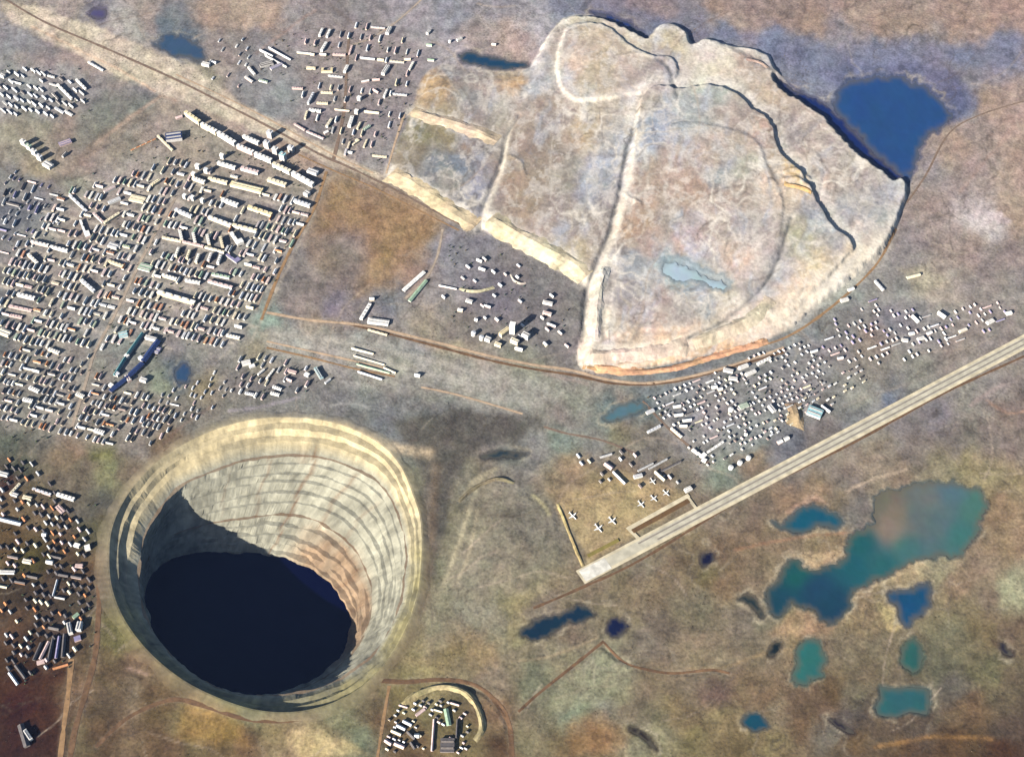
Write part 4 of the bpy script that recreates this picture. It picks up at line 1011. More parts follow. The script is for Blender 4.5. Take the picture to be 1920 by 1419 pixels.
RID = [
 ('earth_dike', [(772,208),(810,222),(850,232),(890,246),(934,264)], 40, 7, (224,202,176), 'cream earth dike crossing the left cell of the tailings', 'dike'),
 ('earth_dike', [(732,326),(770,346),(810,372),(850,398),(892,424)], 48, 8, (234,214,176), 'broad cream dike along the lower left edge of the tailings', 'dike'),
 ('earth_dike', [(918,410),(960,438),(1010,466),(1060,492),(1096,522)], 52, 8, (234,220,186), 'broad cream dike between the plant and the middle tailings', 'dike'),
 ('earth_dike', [(1098,672),(1160,668),(1230,662),(1290,646)], 36, 7, (234,214,194), 'white dike along the bottom of the right tailings cell', 'dike'),
 ('earth_dike', [(1300,644),(1360,622),(1410,596),(1446,560)], 30, 6, (226,212,186), 'pale dike curving up the lower right of the tailings', 'dike'),
 ('earth_dike', [(1114,690),(1180,698),(1260,690),(1340,668),(1440,640)], 16, 6, (226,176,138), 'orange-tinted outer bank below the tailings', 'dike'),
 ('earth_dike', [(1112,640),(1116,590),(1122,540),(1138,500)], 28, 6, (226,216,204), 'white upright dike on the left of the right tailings cell', 'dike'),
 ('curved_berm', [(752,1322),(784,1300),(820,1288),(860,1292),(888,1314),(902,1344),(904,1370),(890,1388)], 12, 8, (190,174,132), 'cream horseshoe berm round the southern compound', 'berm'),
 ('curved_berm', [(862,540),(880,546),(902,546),(926,538)], 9, 7, (226,214,180), 'small cream crescent berm above the processing plant', 'berm'),
 ('curved_berm', [(958,514),(964,526),(976,532),(986,530)], 6, 6, (214,200,188), 'tiny white hook-shaped berm in the plant yard', 'berm'),
 ('spoil_heap', [(1486,756),(1490,772),(1492,788),(1488,800)], 34, 14, (196,170,138), 'tan cone of spoil beside the cyan-roofed hall', 'spoil heap'),
 ('spoil_heap', [(1400,110),(1425,118),(1440,128)], 16, 5, (200,176,160), 'low pinkish heap on the outer tailings lobe', 'spoil heap'),
 ('spoil_heap', [(1470,345),(1500,352),(1525,362)], 14, 7, (214,176,124), 'ochre heap of material on the upper right tailings', 'spoil heap'),
 ('earth_bank', [(1046,944),(1062,985),(1080,1030),(1094,1062)], 8, 4, (196,178,128), 'low bank along the western side of the apron', 'bank'),
 ('earth_bank', [(860,940),(890,915),(930,898),(965,905)], 9, 7, (150,140,112), 'curved grassy bank east of the pit', 'bank'),
]
for nm, pts, hw, hh, col, lab, cat in RID:
    ridge(nm, pts, hw, hh, M_TAIL if nm == 'earth_dike' else M_GROUND, col, lab, cat)
# ------------------------------------------------------------------ buildings
RC = {'W': (0.78,0.77,0.74), 'C': (0.72,0.64,0.46), 'Y': (0.70,0.60,0.36), 'G': (0.42,0.42,0.42), 'P': (0.62,0.47,0.45), 'B': (0.02,0.04,0.13), 'T': (0.10,0.26,0.28),
      'O': (0.45,0.20,0.09), 'D': (0.10,0.09,0.09), 'V': (0.24,0.22,0.36), 'N': (0.30,0.42,0.30), 'A': (0.30,0.52,0.56), 'L': (0.60,0.62,0.66)}
WORD = {'W': 'white', 'C': 'cream', 'Y': 'pale yellow', 'G': 'grey', 'P': 'pinkish', 'B': 'dark blue', 'T': 'teal', 'O': 'rust-red', 'D': 'dark grey', 'V': 'violet-grey', 'N': 'green', 'A': 'cyan', 'L': 'pale grey'}
RM = {k: mat_flat('roof_' + WORD[k].replace(' ', '_').replace('-', '_'), v, 0.7, 0.24, 0.11, 0.3) for k, v in RC.items()}
WC = {'W': (0.74,0.71,0.66), 'C': (0.70,0.60,0.44), 'Y': (0.66,0.55,0.36), 'G': (0.48,0.46,0.44), 'P': (0.56,0.42,0.38), 'D': (0.22,0.19,0.17), 'O': (0.36,0.18,0.09)}
WM = {k: mat_flat('wall_' + WORD[k].replace(' ', '_'), v, 0.85, 0.2, 0.2, 0.2) for k, v in WC.items()}

def box_vf(x0, x1, y0, y1, z0, z1, vs, fs, top=True, bottom=False):
    b = len(vs)
    vs += [(x0,y0,z0),(x1,y0,z0),(x1,y1,z0),(x0,y1,z0),(x0,y0,z1),(x1,y0,z1),(x1,y1,z1),(x0,y1,z1)]
    fs += [(b,b+1,b+5,b+4),(b+1,b+2,b+6,b+5),(b+2,b+3,b+7,b+6),(b+3,b,b+4,b+7)]
    if top: fs.append((b+4,b+5,b+6,b+7))
    if bottom: fs.append((b,b+3,b+2,b+1))

def make_me(name, build):
    vs, fs = [], []
    build(vs, fs)
    me = bpy.data.meshes.new(name); me.from_pydata(vs, [], fs); me.update()
    me.materials.append(WM['W'])
    return me
def w_slab(v, f): box_vf(-.5,.5,-.5,.5,0,1,v,f)
def w_ell(v, f): box_vf(-.5,.5,-.5,-.08,0,1,v,f); box_vf(.2,.5,-.08,.5,0,1,v,f)
def w_you(v, f): box_vf(-.5,.5,-.5,-.2,0,1,v,f); box_vf(.32,.5,-.2,.5,0,1,v,f); box_vf(-.5,-.32,-.2,.5,0,1,v,f)
def r_slab(v, f):
    box_vf(-.51,.51,-.53,.53,1.002,1.05,v,f,True,True)
def r_tower(v, f):
    box_vf(-.53,.53,-.53,.53,1.002,1.03,v,f,True,True)
def r_ell(v, f):
    box_vf(-.51,.51,-.52,-.07,1.002,1.05,v,f,True,True); box_vf(.19,.51,-.068,.52,1.002,1.05,v,f,True,True); box_vf(-.2,-.1,-.4,-.2,1.05,1.2,v,f)
def r_you(v, f):
    box_vf(-.51,.51,-.52,-.19,1.002,1.05,v,f,True,True); box_vf(.31,.51,-.188,.52,1.002,1.05,v,f,True,True); box_vf(-.51,-.31,-.188,.52,1.002,1.05,v,f,True,True)
def r_gable(v, f):
    b = len(v)
    v += [(-.52,-.58,.97),(.52,-.58,.97),(.52,.58,.97),(-.52,.58,.97),(-.52,0,1.5),(.52,0,1.5)]
    f += [(b,b+1,b+5,b+4),(b+2,b+3,b+4+0,b+5),(b+1,b+2,b+5),(b+3,b,b+4),(b,b+3,b+2,b+1)]
def r_hall(v, f):
    box_vf(-.51,.51,-.52,.52,1.002,1.06,v,f,True,True)
def ring(v, f, r, z0, z1, n=18, r1=None):
    b = len(v); r1 = r if r1 is None else r1
    for k in range(n):
        a = 2*math.pi*k/n; v.append((r*math.cos(a), r*math.sin(a), z0)); v.append((r1*math.cos(a), r1*math.sin(a), z1))
    for k in range(n):
        c = (k+1) % n; f.append((b+2*k, b+2*c, b+2*c+1, b+2*k+1))
def w_tank(v, f): ring(v, f, .5, 0, 1)
def r_tank(v, f): ring(v, f, .52, .99, 1.18, 18, .04)
MESH = {'slab': (make_me('slab_wall', w_slab), make_me('slab_roof', r_slab)), 'tower': (make_me('tower_wall', w_slab), make_me('tower_roof', r_tower)),
        'ell': (make_me('ell_wall', w_ell), make_me('ell_roof', r_ell)), 'you': (make_me('court_wall', w_you), make_me('court_roof', r_you)),
        'house': (make_me('house_wall', w_slab), make_me('house_roof', r_gable)), 'shed': (make_me('shed_wall', w_slab), make_me('shed_roof', r_gable)),
        'hall': (make_me('hall_wall', w_slab), make_me('hall_roof', r_hall)), 'tank': (make_me('tank_wall', w_tank), make_me('tank_roof', r_tank))}
TOPS = {'slab': ('stair_house', [make_me('stair_house', lambda v, f, x=x: box_vf(x-.03,x+.03,-.22,.22,1.052,1.22,v,f)) for x in (-.33,-.11,.11,.33)]),
        'tower': ('lift_house', [make_me('lift_house', lambda v, f: box_vf(-.2,.2,-.25,.15,1.032,1.14,v,f))]),
        'hall': ('skylight', [make_me('skylight', lambda v, f, y=y: box_vf(-.45,.45,y-.07,y+.07,1.062,1.22,v,f)) for y in (-.25,.25)])}
NAME = {'slab': 'apartment_building', 'tower': 'tower_block', 'ell': 'angled_building', 'you': 'courtyard_building', 'house': 'house', 'shed': 'shed', 'hall': 'hall', 'tank': 'storage_tank'}
KINDW = {'slab': 'apartment block', 'tower': 'tower block', 'ell': 'L-shaped building', 'you': 'courtyard building', 'house': 'house', 'shed': 'shed', 'hall': 'hall', 'tank': 'storage tank'}
ORD = ['first','second','third','fourth','fifth','sixth','seventh','eighth','ninth','tenth','eleventh','twelfth','thirteenth','fourteenth','fifteenth','sixteenth','seventeenth','eighteenth','nineteenth','twentieth']
def ordinal(n):
    if n <= 20: return ORD[n-1]
    t = ['','','twenty','thirty','forty','fifty','sixty'][n//10]
    return (t + '-' + ORD[n%10-1]) if n % 10 else {'twenty':'twentieth','thirty':'thirtieth','forty':'fortieth','fifty':'fiftieth'}[t]

BL = []      # every building: dict
def add_b(kind, x0, y0, x1, y1, wid, hgt, roof, wall, cluster, order=None, group=None):
    BL.append(dict(k=kind, a=(x0,y0), b=(x1,y1), w=wid, h=hgt, r=roof, wl=wall, c=cluster, o=order if order is not None else (x0+x1)/2, g=group or cluster))

# clusters surveyed one by one: phrase -> rows of (kind, x0,y0,x1,y1, width m, height m, roof, wall)
HAND = {
 'the long tall row facing the highway': [('slab',349,216,376,235,16,24,'Y','C'),('slab',379,238,407,253,16,24,'W','C'),('slab',410,254,442,274,16,24,'W','W'),('slab',446,278,476,291,16,22,'W','P'),('slab',479,293,510,306,16,22,'W','W'),('slab',513,312,545,327,16,22,'C','W'),('slab',549,329,588,351,16,22,'W','W')],
 'the towers behind the tall row': [('slab',457,259,486,272,14,18,'W','W'),('tower',503,256,512,259,20,34,'L','G'),('tower',497,275,506,278,20,34,'L','W'),('tower',513,287,522,290,20,34,'W','G'),('tower',527,298,536,301,22,36,'A','W'),('tower',542,283,551,286,20,30,'L','G'),('hall',578,322,596,328,26,14,'L','W')],
 'the second tier behind the tall row': [('slab',409,308,442,318,14,15,'W','W'),('slab',453,318,485,327,16,15,'P','W'),('slab',503,339,537,350,18,15,'C','C'),('slab',415,296,421,298,16,20,'W','W'),('tower',368,315,375,317,15,24,'W','W'),('tower',384,323,391,325,15,24,'L','W'),('tower',361,330,367,332,14,22,'W','C'),('hall',572,364,580,368,24,16,'W','W')],
 'the cream third tier': [('slab',362,337,385,345,14,15,'W','C'),('slab',392,337,427,346,14,15,'C','C'),('hall',434,347,492,361,26,14,'Y','C'),('slab',552,379,582,389,14,15,'L','W')],
 'the fourth tier': [('slab',417,377,447,388,16,15,'W','W'),('slab',466,391,510,406,16,15,'Y','C'),('slab',392,410,434,426,14,15,'W','C'),('slab',330,396,360,409,13,15,'L','W'),('slab',437,425,482,436,13,15,'C','W'),('tower',345,371,350,373,14,22,'W','W'),('tower',360,374,365,376,14,22,'W','W'),('tower',378,379,383,381,14,22,'W','W')],
 'the thin long row in mid-town': [('slab',305,447,340,454,9,10,'C','C'),('slab',343,455,382,464,9,10,'P','P'),('slab',385,465,421,475,9,10,'C','W')],
 'the upright row above the thin long row': [('slab',338,436,342,454,12,15,'W','C'),('slab',363,441,367,459,12,15,'W','C'),('slab',389,444,393,462,12,15,'W','C'),('slab',414,448,418,466,12,15,'C','C'),('ell',438,438,452,460,30,15,'W','W')],
 'the upright row below the thin long row': [('slab',330,484,336,468,11,14,'W','C'),('slab',351,488,357,472,11,14,'C','C'),('slab',368,495,374,480,11,14,'W','C'),('slab',391,493,397,478,11,14,'W','P'),('slab',409,497,415,481,11,14,'W','W'),('ell',428,478,448,492,26,10,'V','G')],
 'the slabs around the big cream block': [('slab',305,518,332,526,11,13,'W','C'),('slab',348,528,376,533,11,13,'W','G'),('slab',398,516,431,523,11,12,'N','W'),('slab',391,529,436,542,11,13,'P','W'),('slab',297,551,366,571,16,16,'W','Y')],
 'the school grounds in upper town': [('slab',131,368,163,398,10,9,'L','W'),('ell',154,414,166,446,22,10,'W','P'),('slab',176,402,194,419,10,10,'P','W'),('slab',196,420,224,402,12,10,'C','C'),('hall',204,383,226,374,18,10,'L','W'),('hall',196,362,216,352,16,10,'P','W'),('hall',245,372,272,378,34,9,'C','C'),('slab',285,350,300,340,14,12,'C','Y')],
 'the western slabs': [('slab',60,456,92,463,11,14,'W','P'),('slab',96,465,128,473,11,14,'W','W'),('slab',54,480,72,497,11,14,'W','C'),('slab',34,554,66,562,14,13,'W','W'),('slab',18,575,60,584,12,8,'P','P'),('slab',18,592,42,597,12,8,'P','P'),('slab',154,528,178,549,12,14,'L','W'),('hall',205,461,222,466,26,12,'L','G'),('slab',205,492,232,502,11,12,'C','Y'),('hall',262,500,284,506,34,8,'N','W')],
 'the navy-roofed row below the town': [('shed',297,642,270,680,22,12,'B','D'),('shed',268,684,238,712,20,12,'B','D'),('shed',236,714,208,736,18,12,'B','D'),('shed',268,628,240,668,12,12,'T','G'),('shed',236,674,216,706,12,12,'T','G'),('hall',274,634,294,639,16,13,'W','W'),('hall',286,656,300,660,30,8,'V','G'),('hall',224,632,240,628,30,10,'A','W')],
 'the bright sheds around the navy row': [('hall',262,672,268,676,14,14,'L','W'),('hall',236,668,242,672,14,14,'W','W'),('hall',218,702,224,706,14,14,'L','W'),('hall',264,712,276,716,18,12,'W','W'),('hall',238,706,244,716,16,12,'W','P'),('hall',206,722,212,726,14,10,'W','W'),('slab',92,656,112,664,13,10,'W','C'),('slab',56,728,74,736,13,10,'W','W'),('slab',44,750,62,754,13,10,'W','W'),('slab',144,740,158,746,14,10,'W','C'),('hall',0,622,20,630,26,12,'W','C'),('slab',178,808,196,814,14,11,'W','W'),('slab',425,630,450,636,12,10,'W','C')],
 'the left column of the northern quarter': [('slab',599,70,605,57,11,12,'W','W'),('slab',613,72,619,59,11,12,'W','W'),('slab',603,98,612,83,13,12,'W','W'),('slab',582,104,590,105,10,9,'C','P'),('slab',600,104,612,105,10,9,'W','P'),('slab',624,104,648,105,10,9,'P','P'),('slab',655,104,660,88,9,9,'P','P'),('hall',575,129,592,130,14,9,'C','C'),('you',603,134,624,134,28,10,'Y','C'),('slab',646,138,652,126,14,12,'W','W'),('slab',548,167,568,168,10,9,'P','P'),('slab',602,175,624,176,10,9,'C','C'),('slab',578,197,588,178,10,14,'L','W'),('slab',594,195,615,196,10,10,'C','C'),('slab',580,208,602,211,12,12,'W','W'),('slab',572,225,576,211,9,10,'C','C'),('slab',613,240,622,226,12,12,'C','W')],
 'the row above the highway junction': [('slab',552,234,572,246,8,8,'P','P'),('slab',575,248,607,262,8,8,'P','G'),('hall',608,252,616,248,14,8,'W','P')],
 'the right column of the northern quarter': [('hall',726,66,732,54,18,12,'W','W'),('slab',708,114,720,115,11,9,'C','C'),('hall',718,142,728,126,18,13,'W','W'),('slab',758,114,770,113,9,8,'C','C'),('slab',767,134,775,119,11,10,'W','C'),('slab',678,156,692,153,9,8,'W','P'),('slab',698,152,712,151,9,8,'P','P'),('slab',700,170,710,176,9,8,'P','P'),('slab',720,185,726,171,10,12,'W','W'),('tower',671,187,677,189,15,20,'W','W'),('tower',666,212,672,214,15,20,'W','W'),('slab',655,240,661,222,16,14,'W','W'),('slab',682,246,694,238,14,10,'N','W'),('slab',670,244,676,232,9,10,'C','C'),('slab',652,280,656,268,8,8,'C','P'),('ell',660,272,672,264,18,8,'C','C'),('slab',682,278,688,264,8,8,'C','C'),('house',653,287,661,288,12,8,'W','W')],
 'the outlying buildings left of the long pond': [('hall',801,66,806,60,14,12,'W','W'),('tank',840,80,847,80,15,12,'W','W'),('hall',857,78,866,74,14,11,'W','W'),('house',800,86,810,87,12,8,'N','W'),('house',802,114,814,115,10,8,'N','W'),('house',922,85,930,86,12,8,'W','P')],
 'the works left of the northern quarter': [('shed',488,96,512,108,9,8,'L','G'),('shed',505,92,545,114,7,8,'L','G'),('shed',498,106,538,128,7,8,'G','G'),('hall',488,126,512,120,24,14,'D','G'),('hall',508,132,530,122,20,10,'V','G'),('slab',466,128,478,142,10,10,'W','W'),('slab',460,146,474,156,10,9,'W','P'),('slab',486,152,502,156,10,9,'N','W'),('hall',380,122,394,125,20,14,'W','W'),('house',398,118,406,120,12,8,'L','W')],
 'the far western quarter': [('slab',109,162,136,189,9,14,'W','W'),('slab',144,152,162,170,9,12,'W','W'),('slab',166,118,194,134,8,8,'L','W'),('hall',2,143,10,147,16,14,'W','W'),('slab',104,204,120,214,11,8,'L','G'),('slab',122,210,136,218,11,8,'W','W'),('slab',98,176,110,188,8,10,'D','G')],
 'the blocks by the western crossroads': [('tower',42,270,50,274,16,26,'W','W'),('tower',52,278,60,282,16,26,'N','W'),('tower',62,288,70,292,16,26,'W','W'),('tower',72,298,80,302,16,26,'L','W'),('hall',84,308,98,316,28,14,'W','W'),('hall',112,274,134,266,26,10,'V','P'),('slab',118,296,126,288,10,12,'D','G')],
 'the corner of the tall row': [('hall',312,262,342,258,46,18,'B','G'),('slab',296,256,324,284,9,8,'C','C'),('house',330,224,342,220,14,10,'P','P'),('slab',246,284,292,262,8,6,'O','C')],
 'the lone yard in the brown field': [('slab',694,572,677,600,14,10,'W','W'),('hall',690,603,729,608,24,11,'W','W'),('house',693,562,702,562,13,9,'W','C'),('slab',690,619,726,629,7,6,'C','C')],
 'the glasshouse pair left of the plant': [('shed',757,546,795,512,16,7,'W','W'),('shed',768,566,799,528,14,7,'N','W')],
 'the upper plant yard': [('shed',894,488,904,492,10,8,'W','W'),('shed',898,504,910,508,10,8,'W','W'),('hall',874,564,886,568,14,10,'W','W'),('hall',858,582,868,584,12,9,'W','C'),('house',890,600,896,602,12,8,'W','W'),('shed',908,574,920,578,8,8,'L','P'),('hall',1018,568,1036,572,14,12,'W','W'),('hall',1018,588,1034,592,14,12,'W','P'),('shed',1026,608,1042,614,8,8,'L','P'),('house',1020,644,1026,650,12,9,'W','C')],
 'the bright plant cluster': [('tank',883,628,893,628,20,16,'L','W'),('tank',898,636,908,636,20,16,'L','W'),('hall',910,636,920,640,20,14,'W','W'),('hall',938,632,954,620,18,20,'Y','C'),('tower',956,622,966,624,22,52,'W','W'),('hall',958,640,972,646,18,18,'W','C'),('hall',980,630,992,636,20,22,'W','W'),('hall',928,646,940,650,16,12,'C','C'),('shed',966,654,980,658,12,10,'W','W')],
 'the top row of the eastern quarter': [('hall',1356,694,1374,698,16,10,'W','W'),('hall',1366,710,1382,712,14,10,'W','W'),('hall',1386,692,1402,686,15,10,'W','W'),('hall',1398,705,1416,697,15,10,'W','W'),('slab',1420,685,1444,673,12,10,'W','W'),('house',1334,728,1344,726,14,8,'W','W'),('house',1346,732,1354,730,13,8,'W','C')],
 'the middle of the eastern quarter': [('hall',1212,776,1226,770,14,8,'L','W'),('slab',1214,812,1238,800,10,8,'L','W'),('slab',1258,804,1278,821,9,8,'W','C'),('shed',1264,780,1280,778,11,8,'W','W'),('shed',1280,790,1296,788,11,8,'W','W'),('shed',1262,764,1276,762,11,8,'W','W'),('shed',1274,800,1288,800,10,8,'W','C'),('tank',1365,770,1375,770,20,12,'W','W'),('hall',1386,766,1402,760,20,10,'N','W'),('hall',1442,762,1452,774,16,12,'L','W'),('hall',1514,770,1540,780,40,12,'A','W'),('shed',1540,762,1556,774,8,8,'L','W')],
 'the white forecourt above the runway': [('ell',1300,842,1322,858,24,9,'W','W'),('slab',1326,850,1356,830,9,8,'W','W'),('hall',1316,862,1324,866,14,9,'W','W'),('house',1458,832,1466,828,14,9,'W','P'),('house',1470,826,1478,822,14,9,'W','W'),('house',1395,815,1401,816,12,8,'W','W')],
 'the three white tanks beside the runway': [('tank',1365,878,1375,878,19,10,'W','W'),('tank',1382,869,1392,869,19,10,'W','W'),('tank',1398,860,1408,860,19,10,'W','W')],
 'the far eastern yards': [('hall',1576,566,1590,562,15,9,'W','W'),('house',1590,546,1600,542,14,8,'W','W'),('slab',1640,528,1656,546,9,9,'L','W'),('shed',1710,594,1722,606,12,10,'W','W'),('shed',1758,588,1772,598,13,12,'W','G'),('hall',1690,638,1702,640,14,9,'W','W'),('hall',1720,638,1732,634,14,9,'W','W'),('hall',1704,628,1714,626,12,9,'L','W'),('house',1738,628,1746,624,13,8,'W','P'),('hall',1798,624,1812,618,12,9,'W','C'),('hall',1850,608,1862,602,16,10,'W','W'),('hall',1886,590,1896,588,14,10,'W','W'),('house',1570,674,1580,672,12,8,'W','P'),('house',1520,662,1532,658,10,8,'L','W'),('shed',1700,522,1724,516,14,7,'C','C')],
 'the sheds above the apron': [('shed',1134,870,1148,880,16,8,'P','P'),('shed',1150,886,1172,908,9,7,'L','P'),('hall',1188,896,1204,892,14,9,'L','W'),('shed',1228,886,1246,902,9,9,'C','C'),('hall',1284,922,1296,916,16,10,'W','W'),('shed',1196,884,1224,870,7,7,'G','G'),('shed',1216,880,1250,862,7,7,'G','G'),('shed',1240,884,1276,866,7,7,'D','G')],
 'the southern compound': [('shed',744,1360,760,1368,10,7,'L','W'),('shed',756,1352,772,1360,10,7,'L','W'),('shed',734,1370,752,1378,9,7,'C','C'),('shed',780,1342,796,1330,9,7,'P','P'),('shed',722,1388,734,1396,11,7,'P','C'),('shed',740,1394,758,1402,12,7,'P','C'),('house',777,1380,786,1380,12,8,'W','W'),('shed',814,1350,810,1408,7,6,'P','W'),('hall',826,1398,852,1398,44,9,'D','D'),('shed',858,1350,856,1384,6,8,'D','D'),('shed',836,1330,842,1360,14,6,'N','G'),('shed',770,1392,778,1404,8,7,'D','D'),('shed',764,1372,778,1386,8,7,'D','D')],
 'the yards left of the pit': [('slab',108,928,140,938,13,10,'W','W'),('slab',62,917,96,929,9,8,'L','P'),('slab',20,928,38,908,9,9,'C','W'),('hall',22,926,34,930,14,8,'W','W'),('hall',44,932,60,936,14,8,'C','C'),('hall',108,950,120,962,18,8,'P','P'),('hall',0,888,16,892,16,10,'W','W'),('shed',0,974,40,984,14,8,'L','D'),('house',80,1003,88,1004,14,9,'W','W'),('hall',140,1022,150,1025,14,9,'W','W'),('hall',160,1030,170,1027,18,13,'W','W'),('hall',44,1052,60,1055,15,9,'W','C'),('house',88,1054,100,1056,13,9,'W','W'),('hall',0,1073,28,1074,13,8,'W','W'),('hall',142,1062,156,1062,14,8,'P','P'),('shed',100,1118,108,1088,6,6,'L','C'),('hall',130,1170,134,1190,14,14,'W','W'),('hall',148,1184,152,1168,18,14,'W','W'),('house',138,1160,148,1152,12,10,'N','Y'),('hall',140,1200,152,1196,18,8,'V','P')],
 'the garage rows at lower left': [('shed',64,1238,78,1206,9,6,'D','D'),('shed',76,1236,92,1204,9,6,'P','D'),('shed',92,1236,100,1198,9,6,'D','D'),('shed',106,1234,112,1194,9,6,'V','D'),('shed',118,1232,122,1190,10,7,'D','D'),('shed',18,1262,34,1284,9,6,'L','D'),('shed',30,1248,48,1272,9,6,'D','D'),('hall',70,1244,84,1240,14,7,'P','P'),('hall',48,1370,60,1388,11,12,'W','W'),('shed',100,1254,128,1246,8,6,'O','O'),('shed',40,1360,52,1400,18,9,'D','D')],
 'the quarter beside the freight yard': [('hall',454,684,470,680,20,11,'W','W'),('hall',468,690,478,686,14,9,'W','W'),('slab',484,704,496,694,8,8,'W','W'),('slab',500,712,514,694,8,8,'W','C'),('hall',540,696,556,700,14,8,'P','P'),('hall',572,702,580,706,15,10,'W','W'),('hall',592,692,604,712,14,10,'A','G'),('hall',610,720,620,712,9,8,'L','W'),('slab',460,738,476,741,9,8,'L','W'),('slab',508,738,524,742,10,9,'W','W'),('slab',512,726,528,732,10,9,'W','W'),('house',538,712,548,716,10,8,'P','P')],
 'the freight yard': [('shed',660,654,700,664,8,6,'C','W'),('shed',664,668,720,684,7,5,'C','C'),('shed',670,684,730,700,7,5,'N','C'),('shed',672,698,716,712,8,6,'L','W'),('shed',720,690,742,700,7,5,'C','W'),('house',778,704,788,706,13,9,'W','W')],
}
for cl, rows in HAND.items():
    for r in rows: add_b(*r, cl)

# quarters filled row by row
PLACED = [((b['a'][0]+b['b'][0])/2, (b['a'][1]+b['b'][1])/2, 0.5*math.hypot(b['a'][0]-b['b'][0], b['a'][1]-b['b'][1])) for b in BL]
ST1 = spline([(135,800),(160,720),(178,660),(210,600),(235,550),(256,505),(290,440),(330,370)], False, 8)
def clear(x, y, rad):
    for a, b, r in PLACED:
        if (a-x)**2 + (b-y)**2 < (r*0.75 + rad)**2: return False
    return True
def fill(district, poly, org, u, rowgap, colgap, dash, kinds, drop, wid, hgt, roofs, walls, prefer=0.0, seed=1):
    rr = random.Random(seed)
    poly = np.array(poly, float)
    u = np.array(u, float); u /= np.linalg.norm(u)
    row = 0; lo, hi = poly.min(0), poly.max(0)
    span = int((hi[0]-lo[0])/colgap) + 30
    nrows = int((hi[1]-lo[1] + abs(u[1])*(hi[0]-lo[0]))/rowgap) + 4
    for rI in range(-2, nrows):
        y0 = lo[1] - max(0, u[1])*(hi[0]-lo[0]) + rI*rowgap
        got = []
        off = rr.random()*colgap
        k = 0.0
        while k < span*colgap:
            p = np.array([lo[0]-20, y0]) + u*(k+off) + np.array([rr.uniform(-1.5,1.5), rr.uniform(-1,1)])
            long_ = rr.random() < prefer
            k += colgap * (1.9 if long_ else rr.uniform(0.85, 1.35))
            if rr.random() < drop: continue
            px_, py_ = np.array([p[0]]), np.array([p[1]])
            if not inside(px_, py_, poly)[0]: continue
            ln = rr.uniform(0.75, 1.2)
            if long_: d = u*colgap*0.75
            else: d = np.array(dash, float)*0.5*ln
            if not clear(p[0], p[1], np.linalg.norm(d)*0.8): continue
            if line_dist(px_, py_, ST1)[0] < 7: continue
            if sdf_flat(px_, py_, PIT_RIM, 90)[0] > -22: continue
            got.append((p, d))
        got.sort(key=lambda g: g[0][0])
        if not got: continue
        row += 1
        for p, d in got:
            PLACED.append((p[0], p[1], np.linalg.norm(d)))
            add_b(rr.choice(kinds), p[0]-d[0], p[1]-d[1], p[0]+d[0], p[1]+d[1], wid*rr.uniform(.8,1.2), hgt*rr.uniform(.75,1.25), rr.choice(roofs), rr.choice(walls),
                  ('row', ordinal(row), district), p[0], 'buildings of ' + district)
fill('central town', [(120,362),(330,300),(592,372),(560,440),(502,540),(468,598),(440,650),(300,636),(170,660),(60,650),(0,640),(0,500),(60,440)], None, (1,.24), 20, 9.2, (6,-11), ['slab','slab','house'], .10, 9, 8, 'WWWWCCLLGPPNO', 'WWCCGPP', .12, 11)
fill('lower town', [(0,650),(170,668),(205,738),(240,722),(330,780),(300,812),(200,842),(130,815),(60,800),(0,800)], None, (1,.24), 17, 9.5, (5,-9), ['slab','house','house'], .16, 8, 6.5, 'WWCLPGODG', 'WCCGP', .10, 12)
fill('far western quarter', [(0,140),(60,125),(150,150),(160,190),(110,222),(40,218),(0,215)], None, (1,.28), 15, 12, (8,7), ['slab','house'], .14, 8, 7, 'LLWGD', 'WGG', .1, 13)
fill('old western quarter', [(0,350),(60,345),(110,380),(100,440),(40,470),(0,480)], None, (1,.24), 18, 16, (5,-11), ['house'], .45, 9, 7, 'GLDGV', 'GGD', .05, 14)
fill('dark south-western quarter', [(0,860),(60,860),(130,950),(170,1000),(175,1120),(140,1240),(0,1300)], None, (1,.2), 15, 13, (5,7), ['house','shed'], .34, 8, 6, 'DGDPGDOCD', 'DDDPO', .1, 15)
fill('eastern quarter', [(1215,745),(1330,700),(1440,655),(1520,640),(1560,690),(1520,740),(1440,830),(1320,880),(1290,850)], None, (1,-.42), 11, 10, (4,3.4), ['house','house','shed'], .3, 6.5, 4.5, 'WLLGGPDC', 'WGGP', .1, 16)
fill('lakeside gardens', [(1540,610),(1640,560),(1740,590),(1880,560),(1900,600),(1740,670),(1600,690),(1540,650)], None, (1,-.35), 11, 11, (4,5), ['house','shed'], .4, 6, 4.5, 'LGVPW', 'GP', .1, 17)
fill('freight quarter', [(440,672),(500,662),(580,690),(600,720),(540,745),(450,750)], None, (1,.25), 15, 13, (5,-9), ['house','shed'], .3, 8, 7, 'WLPCG', 'WGP', .1, 18)
fill('plant yard', [(850,470),(960,480),(1060,560),(1070,650),(870,640),(830,560)], None, (1,.2), 22, 22, (6,5), ['house','shed'], .55, 9, 7, 'WLPG', 'WGP', .1, 19)
fill('apron sheds quarter', [(1060,860),(1160,840),(1290,880),(1270,920),(1180,920),(1100,900)], None, (1,-.3), 15, 15, (5,6), ['shed','house'], .45, 8, 6, 'GLDCP', 'GDP', .1, 20)
fill('northern quarter', [(560,70),(680,40),(790,90),(770,200),(720,300),(640,290),(560,220)], None, (1,.1), 20, 18, (3,-10), ['house','slab'], .32, 8, 7, 'PCGLW', 'PCG', .15, 21)
fill('southern compound yard', [(728,1334),(790,1312),(870,1312),(888,1390),(880,1412),(724,1412)], None, (1,.3), 11, 11, (5,3), ['shed','house'], .3, 6, 4.5, 'LPCGD', 'CPDG', .1, 27)
